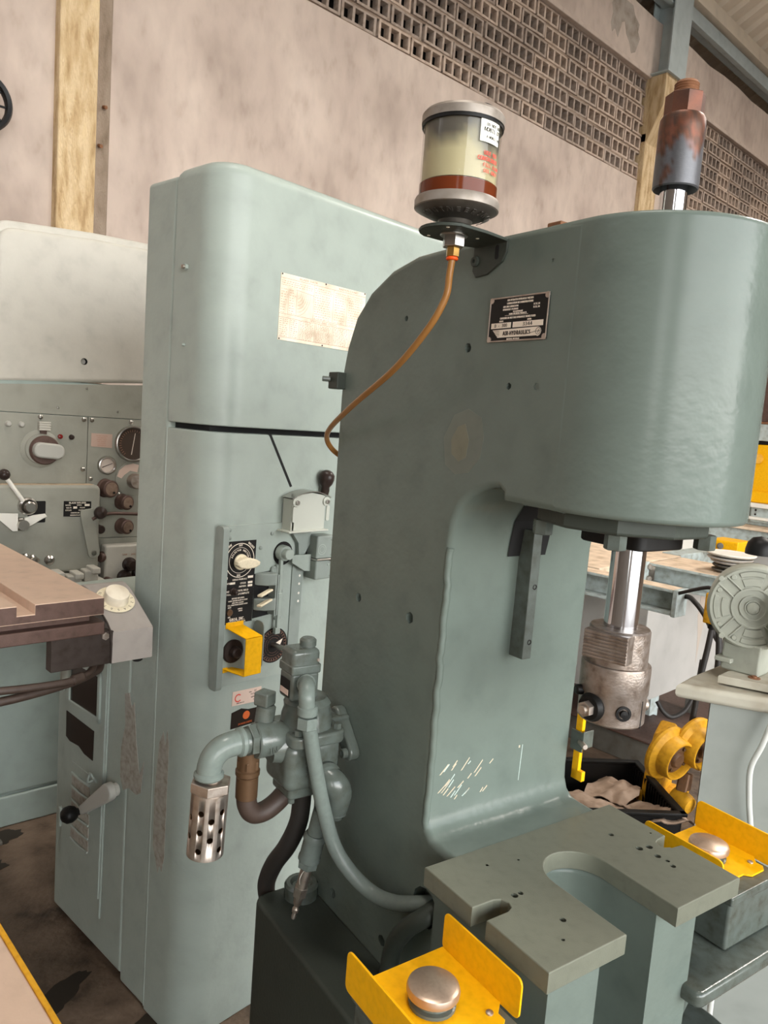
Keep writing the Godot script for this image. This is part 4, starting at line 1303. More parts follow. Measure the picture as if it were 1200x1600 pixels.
func band_saw() -> void:
	var B := thing("band_saw", "tall pale green band saw cabinet with black selector panel and yellow button guard", "band saw", Vector3(1.25, 0, -1.6), 3.99)
	var F := -1.300
	var S := 0.892
	# lower body, upper cover, with an open gap between
	part(B, "lower_body", sh().on(pl()).prism(plan_box(S, -1.455, 1.62, F, 0.075), 0.0, 1.372, 0.004, 2, [], 20.0), "saw")
	part(B, "wheel_cover", sh().on(pl()).prism(plan_box(S, -1.454, 1.66, F + 0.004, 0.075), 1.384, 1.908, 0.028, 4, [], 20.0, 0.003), "saw")
	part(B, "gap_core", sh().box(Vector3(S + 0.02, 1.36, -1.46), Vector3(1.60, 1.40, F - 0.03), 0.0), "matt_black")
	var rear := part(B, "rear_column", sh().box(Vector3(S + 0.002, 0.0, -1.578), Vector3(1.60, 1.893, -1.4575), 0.012, 2), "saw")
	part(rear, "seam_bead", sh().tube([Vector3(S + 0.001, 0.01, -1.4575), Vector3(S + 0.001, 1.37, -1.4575)], 0.0022, 8, 1, false), "saw")
	part(rear, "rear_cabinet", sh().box(Vector3(S + 0.001, 0.02, -1.945), Vector3(1.55, 0.93, -1.57), 0.012, 2), "saw")
	part(rear, "foot", sh().box(Vector3(S + 0.02, 0.0, -1.93), Vector3(S + 0.09, 0.03, -1.88), 0.004), "rust")
	# slit that runs down to the blade guide
	part(B, "blade_slit", sh().on(fr(Vector3(0, 0, F))).prism(v2([1.043, 1.3725, 1.050, 1.3725, 1.1175, 1.259, 1.1115, 1.257]), -0.004, 0.0008), "matt_black")
	# studs and small marks on the side
	for q in [[1.702, -1.408], [1.545, -1.405]]:
		var st := part(B, "stud", sh().on(up(Vector3(S + 0.001, q[0], q[1]), Vector3.LEFT)).hex(0.0065 if q[0] > 1.6 else 0.003, 0, 0.008), "saw")
		if q[0] > 1.6:
			part(st, "tip", sh().on(up(Vector3(S - 0.006, q[0], q[1]), Vector3.LEFT)).rod(0.0042, 0, 0.006, 0.001, 10), "nickel")
	# service door on the rear cabinet
	var door := part(B, "service_door", sh().on(sd(Vector3(S, 0, 0))).prism(v2([-1.89, 0.172, -1.68, 0.168, -1.668, 0.80, -1.883, 0.80]), 0.0, 0.007, 0.002), "saw")
	part(B, "corner_bead", sh().tube([Vector3(S - 0.001, 0.115, -1.678), Vector3(S - 0.001, 0.90, -1.664)], 0.003, 8, 1, false), "saw")
	var s := sh().on(sd(Vector3(S - 0.007, 0, 0)))
	for q in [[-1.865, 0.628, -1.692, 0.640], [-1.865, 0.745, -1.692, 0.757], [-1.865, 0.628, -1.853, 0.757], [-1.704, 0.628, -1.692, 0.757]]:
		s.prism(v2([q[0], q[1], q[2], q[1], q[2], q[3], q[0], q[3]]), -0.001, 0.006, 0.0015)
	var win := part(door, "window_frame", s, "saw")
	part(door, "window_panel", sh().on(sd(Vector3(S - 0.007, 0, 0))).prism(v2([-1.855, 0.638, -1.702, 0.638, -1.702, 0.748, -1.855, 0.748]), -0.001, 0.001), "dark_glass")
	part(door, "torn_plate", sh().on(sd(Vector3(S - 0.007, 0, 0))).prism(v2([-1.872, 0.535, -1.85, 0.528, -1.80, 0.532, -1.77, 0.522, -1.724, 0.520, -1.722, 0.598, -1.873, 0.604]), -0.001, 0.0015), "dark_glass")
	for i in 6:
		var y := 0.268 + 0.036 * i
		part(door, "louvre", sh().on(sd(Vector3(S - 0.007, 0, 0))).prism(v2([-1.832, y, -1.738, y, -1.734, y + 0.004, -1.736, y + 0.030, -1.832, y + 0.030]), -0.001, 0.0015, 0.0007), "scuff_brown" if i < 5 else "saw")
		part(door, "louvre_lip", sh().tube([Vector3(S - 0.009, y + 0.001, -1.832), Vector3(S - 0.012, y + 0.001, -1.78), Vector3(S - 0.009, y + 0.001, -1.736)], 0.003, 6, 2), "saw")
	part(door, "hasp_staple", sh().tube([Vector3(S - 0.007, 0.468, -1.722), Vector3(S - 0.020, 0.470, -1.722), Vector3(S - 0.020, 0.492, -1.716), Vector3(S - 0.020, 0.494, -1.704), Vector3(S - 0.007, 0.470, -1.702)], 0.003, 8, 4), "saw")
	for y in [0.68, 0.30]:
		part(door, "hinge", sh().box(Vector3(S - 0.012, y - 0.028, -1.900), Vector3(S, y + 0.028, -1.888), 0.003), "saw")
	# crank handle with a black ball
	s = sh()
	s.on(sd(Vector3(S - 0.012, 0, 0)))
	var a := Vector2(-1.612, 0.488)
	var b := Vector2(-1.735, 0.392)
	var d := (b - a).normalized()
	var nn := Vector2(-d.y, d.x)
	var arm := []
	for i in 9:
		arm.append(a + Vector2.from_angle(nn.angle() + PI * i / 8.0) * 0.022)
	for i in 7:
		arm.append(b + Vector2.from_angle((-nn).angle() + PI * i / 6.0) * 0.012)
	s.prism(arm, 0.0, 0.020, 0.004, 2)
	s.on(up(Vector3(S, 0.488, -1.612), Vector3.LEFT)).rod(0.016, 0, 0.016, 0.002)
	var cr := part(B, "crank", s, "grey_grip", "worn crank handle with black ball grip")
	part(cr, "ball_grip", sh().on(up(Vector3(S - 0.03, 0.385, -1.744), Vector3.LEFT)).lathe([Vector2(0, -0.008), Vector2(0.009, -0.008), Vector2(0.009, 0.004), Vector2(0.0165, 0.010), Vector2(0.0215, 0.022), Vector2(0.0205, 0.034), Vector2(0.013, 0.043), Vector2(0, 0.046)], 20, 40.0), "black")
	# worn paint on the side
	for q in [[[-1.592, 0.735, -1.572, 0.742, -1.560, 0.71, -1.548, 0.726, -1.535, 0.64, -1.515, 0.56, -1.497, 0.60, -1.506, 0.52, -1.525, 0.508, -1.56, 0.512, -1.585, 0.495, -1.602, 0.53, -1.60, 0.60, -1.585, 0.66], -1.0], [[-1.435, 0.668, -1.42, 0.70, -1.411, 0.672, -1.404, 0.708, -1.396, 0.67, -1.396, 0.41, -1.404, 0.372, -1.412, 0.384, -1.420, 0.362, -1.430, 0.39, -1.444, 0.42, -1.446, 0.55], -1.0]]:
		part(B, "worn_patch", sh().on(sd(Vector3(S, 0, 0))).prism(v2(q[0]), -0.001, 0.0004), "scuff_brown")
	s = sh().on(Transform3D(Basis(Vector3.UP, deg_to_rad(-40)), Vector3(0.924, 0, -1.334)))
	s.prism(v2([-0.010, 0.245, 0.012, 0.268, 0.014, 0.25, 0.004, 0.235, 0.006, 0.16, -0.003, 0.10, -0.008, 0.17]), 0.0, 0.0012)
	part(B, "rust_run", s, "scuff_brown")
	# chart plate
	chart_plate(B, F + 0.004)
	# control panel
	var pz := fr(Vector3(0, 0, F))
	var panel := part(B, "control_panel", sh().on(pz).prism(v2([0.934, 0.828, 1.108, 0.824, 1.160, 0.824, 1.162, 1.178, 0.934, 1.178]), -0.002, 0.004, 0.0008), "saw")
	s = sh().on(Transform3D(SIDE, Vector3(0.9205, 0, 0))).prism(rrect(F - 0.002, 0.828, F + 0.026, 1.180, 0.008), -0.015, 0.0, 0.001)
	part(panel, "side_flange", s, "saw_dark")
	var strip := part(B, "drilled_strip", sh().on(pz).prism(v2([1.128, 0.83, 1.159, 0.83, 1.161, 1.095, 1.128, 1.095]), 0.003, 0.007, 0.0006), "saw_dark")
	for i in 4:
		part(strip, "peg", sh().on(up(Vector3(1.151, 1.052 - 0.019 * i - (0.003 if i > 1 else 0.0), F + 0.006), Vector3.BACK)).rod(0.0030, 0, 0.0016, 0.0005, 10), "white_metal")
	for q in [[0.951, 1.169], [0.952, 1.152], [1.035, 1.125], [1.065, 1.155], [1.098, 1.066], [1.088, 1.022], [1.100, 1.021], [1.088, 0.960], [1.099, 0.960], [0.942, 0.836], [1.128, 1.158]]:
		part(panel, "screw", sh().on(up(Vector3(q[0], q[1], F + 0.004), Vector3.BACK)).lathe([Vector2(0.0048, 0), Vector2(0.0044, 0.002), Vector2(0.0025, 0.0034), Vector2(0, 0.0036)], 10), "saw_dark")
	# black label with the selector switch
	s = sh().on(fr(Vector3(0, 0, F + 0.004))).prism(v2([0.940, 0.964, 1.021, 0.964, 1.022, 1.144, 0.941, 1.144]), 0, 0.0012)
	var lab := part(B, "switch_plate", s, "plate_black")
	s = sh()
	var at := func(x: float, y: float) -> Transform3D: return fr(Vector3(x, y, F + 0.0052))
	var ring := func(c: Vector2, r: float, w: float) -> void:
		s.on(Transform3D(Basis(), Vector3(0, 0, F + 0.0052)))
		for i in 40:
			var u := Vector2.from_angle(TAU * i / 40)
			var v := Vector2.from_angle(TAU * (i + 1) / 40)
			s.flat(Vector3(c.x + u.x * r, c.y + u.y * r, 0.0002), Vector3(c.x + v.x * r, c.y + v.y * r, 0.0002), Vector3(c.x + v.x * (r - w), c.y + v.y * (r - w), 0.0002), Vector3(c.x + u.x * (r - w), c.y + u.y * (r - w), 0.0002), Vector3.BACK)
		s.on(ID)
	ring.call(Vector2(0.981, 1.102), 0.0375, 0.0016)
	ring.call(Vector2(0.981, 1.102), 0.0280, 0.0008)
	for q in [["SAW", 0.952, 1.134, 0.0050, 0.6], ["OFF", 0.981, 1.1345, 0.0045, 0.0], ["WELDER", 1.009, 1.133, 0.0045, -0.7], ["JOG", 0.979, 1.0695, 0.0045, 0.0], ["SINGLE PHASE A.C.", 0.983, 1.0605, 0.0036, 0.0], ["VOLTS", 0.951, 1.0535, 0.0036, 0.0], ["CYCLES", 0.992, 1.0515, 0.0036, 0.0], ["AMPERES", 0.991, 1.0445, 0.0036, 0.0], ["UNTIL WELD", 0.993, 1.0355, 0.0040, 0.0], ["IS COMPLETE", 0.995, 1.0285, 0.0040, 0.0], ["HOLD", 0.951, 1.036, 0.0040, 0.0], ["BUTTON", 0.953, 1.029, 0.0036, 0.0], ["BEFORE WELDING", 0.981, 1.0195, 0.0032, 0.0], ["MAKE CERTAIN BLADE IS CLEAN", 0.981, 1.0145, 0.0028, 0.0], ["AND ENDS SQUARE", 0.981, 1.0098, 0.0028, 0.0], ["FULL DIRECTIONS INSIDE COVER", 0.981, 1.0052, 0.0028, 0.0], ["OUT", 0.960, 1.0005, 0.0036, 0.0], ["ANNEAL", 0.988, 0.9955, 0.0026, 0.0], ["GRIND", 0.989, 0.991, 0.0026, 0.0], ["ON", 0.960, 0.9795, 0.0034, 0.0], ["GROB, INC.", 0.981, 0.9735, 0.0062, 0.0], ["GRAFTON, WIS. U.S.A.", 0.981, 0.9672, 0.0038, 0.0]]:
		words(s, q[0], q[3], fr(Vector3(q[1], q[2], F + 0.0052), q[4]), 0.0003, HORIZONTAL_ALIGNMENT_CENTER, "Droid Sans Bold", 0.86)
	var text := "SELECTOR SWITCH"
	for i in text.length():
		var an := deg_to_rad(160.0 - 140.0 * i / (text.length() - 1))
		words(s, text[i], 0.0038, fr(Vector3(0.981 + cos(an) * 0.0225, 1.102 + sin(an) * 0.0225, F + 0.0052), an - PI / 2), 0.0003, HORIZONTAL_ALIGNMENT_CENTER, "Droid Sans Bold")
	for q in [[0.942, 1.063, 0.951, 1.068], [1.004, 1.061, 1.018, 1.066], [0.958, 1.051, 0.971, 1.0555], [1.005, 1.0492, 1.017, 1.0538], [1.005, 1.0422, 1.017, 1.0468]]:
		s.on(fr(Vector3(0, 0, F + 0.0052))).prism(v2([q[0], q[1], q[2], q[1], q[2], q[3], q[0], q[3]]), 0, 0.0003)
	part(lab, "lettering", s, "print")
	# ivory pointer knob
	s = sh().on(Transform3D(Basis(Vector3.BACK, -0.06), Vector3(0.984, 1.097, F + 0.005)))
	s.rod(0.001, 0, 0.001)
	s.on(up(Vector3(0.981, 1.099, F + 0.005), Vector3.BACK)).rod(0.017, 0, 0.008, 0.002, 24)
	s.on(Transform3D(Basis(Vector3.BACK, -0.05), Vector3(0.986, 1.098, F + 0.012))).prism(v2([-0.026, -0.003, -0.016, -0.010, 0.002, -0.0125, 0.022, -0.010, 0.033, -0.004, 0.034, 0.003, 0.024, 0.008, 0.004, 0.0125, -0.014, 0.010, -0.026, 0.004]), 0.0, 0.016, 0.004, 2)
	part(lab, "selector_knob", s, "ivory", "ivory pointer knob")
	part(lab, "push_button", sh().on(up(Vector3(0.9655, 1.036, F + 0.005), Vector3.BACK)).lathe([Vector2(0.0085, 0), Vector2(0.0085, 0.004), Vector2(0.0062, 0.005), Vector2(0.0058, 0.014), Vector2(0.004, 0.017), Vector2(0, 0.018)], 18), "bakelite")
	s = sh().on(up(Vector3(0.960, 0.990, F + 0.005), Vector3.BACK)).rod(0.0075, 0, 0.0035, 0.0008, 16)
	s.tube([Vector3(0.960, 0.990, F + 0.008), Vector3(0.968, 0.991, F + 0.020)], 0.0022, 8, 1, false)
	part(lab, "toggle", s, "brown_brass")
	# yellow guard over the black stop button, and the shield beside it
	s = sh()
	var yz := F + 0.004
	s.box(Vector3(0.953, 0.955, yz), Vector3(0.999, 0.968, yz + 0.0018), 0.0005)
	var strip_pts := [[Vector3(0.953, 0.957, yz), Vector3(0.999, 0.957, yz)], [Vector3(0.976, 0.939, yz + 0.042), Vector3(1.020, 0.939, yz + 0.042)], [Vector3(0.976, 0.858, yz + 0.042), Vector3(1.020, 0.858, yz + 0.042)], [Vector3(0.951, 0.867, yz), Vector3(0.975, 0.867, yz)]]
	for i in 3:
		var p0: Vector3 = strip_pts[i][0]
		var p1: Vector3 = strip_pts[i][1]
		var p2: Vector3 = strip_pts[i + 1][1]
		var p3: Vector3 = strip_pts[i + 1][0]
		var nv := (p1 - p0).cross(p3 - p0).normalized()
		if nv.z < -0.1 or (i == 0 and nv.y < 0) or (i == 2 and nv.y > 0):
			nv = -nv
		var th := nv * 0.0018
		s.flat(p0 + th, p1 + th, p2 + th, p3 + th, nv)
		s.flat(p0, p1, p2, p3, -nv)
		s.flat(p0, p0 + th, p3 + th, p3, (p0 - p1).normalized())
		s.flat(p1, p1 + th, p2 + th, p2, (p1 - p0).normalized())
	s.box(Vector3(0.951, 0.858, yz), Vector3(0.963, 0.869, yz + 0.0018), 0.0004)
	var yg := part(panel, "stop_guard", s, "yellow", "bent yellow strip guarding a black stop button")
	for q in [[0.958, 0.9615], [0.993, 0.963], [0.955, 0.8625]]:
		pass
	part(panel, "stop_button", sh().on(up(Vector3(0.974, 0.903, yz), Vector3.BACK)).lathe([Vector2(0.026, 0), Vector2(0.026, 0.004), Vector2(0.024, 0.006), Vector2(0.013, 0.0065), Vector2(0.012, 0.018), Vector2(0.009, 0.021), Vector2(0, 0.021)], 28), "bakelite")
	part(panel, "side_shield", sh().on(Transform3D(SIDE, Vector3(1.031, 0, 0))).prism(rrect(yz, 0.862, yz + 0.034, 0.966, 0.012), -0.0015, 0.0015, 0.0005), "saw_dark")
	# welder jaws in their opening
	part(panel, "jaw_opening", sh().on(fr(Vector3(0, 0, yz))).prism(v2([1.0225, 0.968, 1.074, 0.972, 1.074, 1.072, 1.0225, 1.068]), -0.001, 0.0008), "matt_black")
	for y in [1.056, 1.000]:
		s = sh().on(Transform3D(FLOORPLAN, Vector3(1.048, y - 0.013, F + 0.004)))
		s.prism(v2([-0.024, 0.0, 0.020, 0.0, 0.020, -0.024, 0.012, -0.028, -0.008, -0.022, -0.022, -0.008]), 0.0, 0.027, 0.003, 2)
		part(panel, "welder_jaw", s, "saw_dark")
	s = sh()
	for q in [[1.066, 0.0], [1.072, 0.0]]:
		s.box(Vector3(q[0] - 0.0022, 0.974, yz), Vector3(q[0] + 0.0022, 1.066, yz + 0.024), 0.001)
	part(panel, "jaw_rail", s, "saw_dark")
	for y in [1.0305, 1.0085]:
		s = sh().on(Transform3D(Basis(Vector3.BACK, 0.14) * Basis(Vector3.UP, 0.35), Vector3(1.030, y, F + 0.034)))
		s.box(Vector3(-0.022, -0.0025, -0.006), Vector3(0.026, 0.0025, 0.006), 0.002, 2)
		part(panel, "jaw_lever", s, "ivory")
	# long lever with its round knob
	s = sh().box(Vector3(1.080, 0.928, F + 0.014), Vector3(1.0875, 1.10, F + 0.022), 0.001)
	s.box(Vector3(1.0765, 0.928, F + 0.012), Vector3(1.090, 0.942, F + 0.022), 0.001)
	s.box(Vector3(1.078, 1.012, F + 0.012), Vector3(1.0875, 1.022, F + 0.024), 0.001)
	var lev := part(B, "lever", s, "saw")
	part(lev, "lever_knob", sh().on(up(Vector3(1.094, 1.111, F + 0.004), Vector3(-0.12, 0, 1))).lathe([Vector2(0.0175, 0), Vector2(0.0175, 0.018), Vector2(0.016, 0.021), Vector2(0.012, 0.021), Vector2(0.012, 0.034), Vector2(0.0105, 0.036), Vector2(0, 0.036)], 24), "saw")
	part(lev, "knob_scale", sh().on(fr(Vector3(1.099, 1.108, yz))).prism(Array(Shape.circle(Vector2.ZERO, 0.027, 24)), 0, 0.0012), "plate_black")
	part(lev, "pivot", sh().on(up(Vector3(1.073, 1.073, yz), Vector3.BACK)).rod(0.0085, 0, 0.008, 0.002, 16), "saw_dark")
	# round black dial
	s = sh().on(fr(Vector3(1.0865, 0.897, yz))).prism(Array(Shape.circle(Vector2.ZERO, 0.041, 36)), 0, 0.0014, 0.0004)
	var dial := part(B, "pressure_dial", s, "plate_black")
	s = sh()
	for q in [[0.037, 0.0005], [0.030, 0.0003], [0.024, 0.0003], [0.018, 0.0003]]:
		for i in 44:
			if i % 11 == 5 and q[0] < 0.035:
				continue
			var u: Vector2 = Vector2.from_angle(TAU * i / 44) * q[0]
			var v: Vector2 = Vector2.from_angle(TAU * (i + 0.9) / 44) * q[0]
			var w: float = 1.0 - q[1] / q[0]
			s.on(fr(Vector3(1.0865, 0.897, yz + 0.0016))).flat(Vector3(u.x, u.y, 0), Vector3(v.x, v.y, 0), Vector3(v.x * w, v.y * w, 0), Vector3(u.x * w, u.y * w, 0), Vector3.BACK)
	for i in 30:
		var an := TAU * i / 30.0
		s.on(fr(Vector3(1.0865 + cos(an) * 0.0335, 0.897 + sin(an) * 0.0335, yz + 0.0015), an)).prism(v2([-0.0018, -0.0005, 0.0018, -0.0005, 0.0018, 0.0005, -0.0018, 0.0005]), 0, 0.0002)
	part(dial, "dial_marks", s, "brown_print")
	part(dial, "dial_pointer", sh().on(fr(Vector3(1.0865, 0.897, yz + 0.0016))).prism(v2([0.004, 0.004, 0.026, 0.012, 0.018, -0.004]), 0, 0.0006), "print")
	s = sh().tube([Vector3(1.083, 0.900, yz), Vector3(1.090, 0.897, yz + 0.05)], 0.0062, 14, 1, false)
	part(dial, "dial_spindle", s, "steel")
	# bracket arm and switch boxes
	s = sh().on(fr(Vector3(0, 0, F + 0.020))).prism(v2([1.112, 1.106, 1.168, 1.104, 1.168, 1.064, 1.150, 1.066, 1.112, 1.088]), 0, 0.003, 0.0006)
	var arm2 := part(B, "switch_arm", s, "saw")
	for q in [[1.095, 1.148], [1.046, 1.091]]:
		s = sh().box(Vector3(1.168, q[0], F + 0.004), Vector3(1.222, q[1], F + 0.042), 0.004, 2)
		part(panel, "limit_switch", s, "saw_dark")
	s = sh().on(fr(Vector3(0, 0, F + 0.0425)))
	ring_shape(s, Vector2(1.183, 1.117), 0.0125, 0.0015)
	ring_shape(s, Vector2(1.183, 1.117), 0.0075, 0.001)
	for q in [[1.213, 1.138], [1.213, 1.103], [1.206, 1.080], [1.213, 1.078], [1.213, 1.054]]:
		s.on(up(Vector3(q[0], q[1], F + 0.041), Vector3.BACK)).rod(0.003, 0, 0.003, 0.0008, 10)
	part(arm2, "cover_marks", s, "saw")
	s = sh().box(Vector3(1.168, 1.091, F + 0.006), Vector3(1.230, 1.095, F + 0.046), 0.001)
	s.tube([Vector3(1.21, 1.091, F + 0.05), Vector3(1.232, 1.086, F + 0.045), Vector3(1.235, 1.075, F + 0.04), Vector3(1.225, 1.072, F + 0.042)], 0.003, 8, 4)
	part(panel, "switch_roller", s, "steel")
	# holder with rounded hood, ears and hinge bolts
	var hz := F + 0.034
	s = sh().on(fr(Vector3(0, 0, hz))).prism(v2([1.098, 1.164, 1.189, 1.160, 1.189, 1.238, 1.178, 1.243, 1.146, 1.248, 1.110, 1.244, 1.092, 1.234, 1.092, 1.195, 1.098, 1.192]), 0, 0.003, 0.0008)
	var hold := part(B, "blade_holder", s, "pale_grey", "pale sheet metal holder with hinged ears")
	part(hold, "shelf", sh().box(Vector3(1.078, 1.160, F + 0.003), Vector3(1.196, 1.164, hz + 0.012), 0.0015), "pale_grey")
	part(hold, "cheek", sh().box(Vector3(1.092, 1.163, F + 0.003), Vector3(1.096, 1.236, hz), 0.001), "pale_grey")
	part(hold, "cheek", sh().box(Vector3(1.186, 1.163, F + 0.003), Vector3(1.190, 1.240, hz), 0.001), "pale_grey")
	s = sh()
	for i in 12:
		var x0 := 1.086 + 0.116 * i / 12.0
		var x1 := 1.086 + 0.116 * (i + 1) / 12.0
		var y0 := 1.236 + 0.016 * sin(PI * (i / 12.0) * 0.94 + 0.06)
		var y1 := 1.236 + 0.016 * sin(PI * ((i + 1) / 12.0) * 0.94 + 0.06)
		s.flat(Vector3(x0, y0, hz + 0.008), Vector3(x1, y1, hz + 0.008), Vector3(x1, y1, F + 0.004), Vector3(x0, y0, F + 0.004), Vector3(-(y1 - y0), x1 - x0, 0).normalized())
		s.flat(Vector3(x0, y0 - 0.002, hz + 0.008), Vector3(x1, y1 - 0.002, hz + 0.008), Vector3(x1, y1 - 0.002, F + 0.004), Vector3(x0, y0 - 0.002, F + 0.004), Vector3((y1 - y0), x0 - x1, 0).normalized())
		s.flat(Vector3(x0, y0, hz + 0.008), Vector3(x1, y1, hz + 0.008), Vector3(x1, y1 - 0.002, hz + 0.008), Vector3(x0, y0 - 0.002, hz + 0.008), Vector3.BACK)
	part(hold, "hood", s, "steel")
	for x in [1.100, 1.190]:
		s = sh().on(fr(Vector3(0, 0, hz + 0.003)))
		s.prism(Array(Shape.circle(Vector2(x, 1.228), 0.0105, 18)), 0, 0.003, 0.0006)
		s.prism(rrect(x - 0.003 + (0.004 if x > 1.1 else -0.006), 1.183, x + 0.007 + (0.004 if x > 1.1 else -0.006), 1.218, 0.003), 0, 0.003, 0.0006)
		var ear := part(hold, "ear", s, "pale_grey")
		part(hold, "hinge_bolt", sh().on(up(Vector3(x + 0.001, 1.227, hz + 0.006), Vector3.BACK)).hex(0.0055, 0, 0.005), "steel")
	s = sh().on(fr(Vector3(0, 0, F + 0.004))).prism(v2([1.112, 1.157, 1.172, 1.154, 1.172, 1.128, 1.150, 1.095, 1.138, 1.095, 1.134, 1.13]), 0, 0.012, 0.002)
	part(hold, "bracket_web", s, "saw_dark")
	# ball grip lever beside it
	var bc := Vector3(1.206, 1.278, F + 0.016)
	s = sh().on(up(bc + Vector3(0.001, -0.042, -0.004), Vector3(0.0, 1, 0.1))).lathe([Vector2(0, 0), Vector2(0.0085, 0), Vector2(0.0105, 0.014), Vector2(0.0095, 0.022), Vector2(0.0152, 0.030), Vector2(0.0185, 0.040), Vector2(0.018, 0.050), Vector2(0.0125, 0.058), Vector2(0.005, 0.0615), Vector2(0, 0.062)], 24, 45.0)
	part(B, "ball_grip", s, "bakelite", "dark brown ball grip")
	# small plates below the panel
	var q1 := part(B, "maker_plate", sh().on(pz).prism(v2([0.983, 0.775, 1.061, 0.771, 1.063, 0.804, 0.984, 0.807]), 0, 0.0012), "pink_plate")
	s = sh().on(fr(Vector3(0, 0, F + 0.0012)))
	ring_shape(s, Vector2(0.999, 0.7905), 0.0095, 0.003, 0.75, 5.6)
	words(s, "Mc", 0.010, fr(Vector3(1.010, 0.790, F + 0.0013)), 0.0003, HORIZONTAL_ALIGNMENT_CENTER, "Droid Serif")
	part(q1, "red_lettering", s, "red_print")
	s = sh()
	for q in [["TYPE", 1.032, 0.7975, 0.0026], ["EF", 1.046, 0.7985, 0.0046], ["ELECTRICAL", 1.042, 0.7925, 0.0024], ["DIVISION", 1.043, 0.785, 0.0028], ["MADE IN U.S.A.", 1.006, 0.7785, 0.0022], ["SERIAL", 1.045, 0.779, 0.0022]]:
		words(s, q[0], q[3], fr(Vector3(q[1], q[2], F + 0.0013)), 0.0003)
	part(q1, "lettering", s, "bakelite")
	var q2 := part(B, "dark_plate", sh().on(pz).prism(v2([0.983, 0.722, 1.062, 0.722, 1.062, 0.757, 1.030, 0.758, 1.01, 0.764, 0.984, 0.759]), 0, 0.0012), "dark_glass")
	s = sh().on(fr(Vector3(0, 0, F + 0.0012))).prism(Array(Shape.circle(Vector2(1.024, 0.746), 0.0095, 20)), 0, 0.0004)
	part(q2, "orange_disc", s, "orange")
	s = sh()
	words(s, "POWER DRIVE", 0.0040, fr(Vector3(1.022, 0.7285, F + 0.0013)), 0.0003, HORIZONTAL_ALIGNMENT_CENTER, "Droid Serif")
	part(q2, "brown_lettering", s, "orange")


func ring_shape(s: Shape, c: Vector2, r: float, w: float, a0 := 0.0, a1 := TAU) -> void:
	for i in 32:
		var u := Vector2.from_angle(lerpf(a0, a1, i / 32.0))
		var v := Vector2.from_angle(lerpf(a0, a1, (i + 1) / 32.0))
		s.flat(Vector3(c.x + u.x * r, c.y + u.y * r, 0.0003), Vector3(c.x + v.x * r, c.y + v.y * r, 0.0003), Vector3(c.x + v.x * (r - w), c.y + v.y * (r - w), 0.0003), Vector3(c.x + u.x * (r - w), c.y + u.y * (r - w), 0.0003), Vector3.BACK)


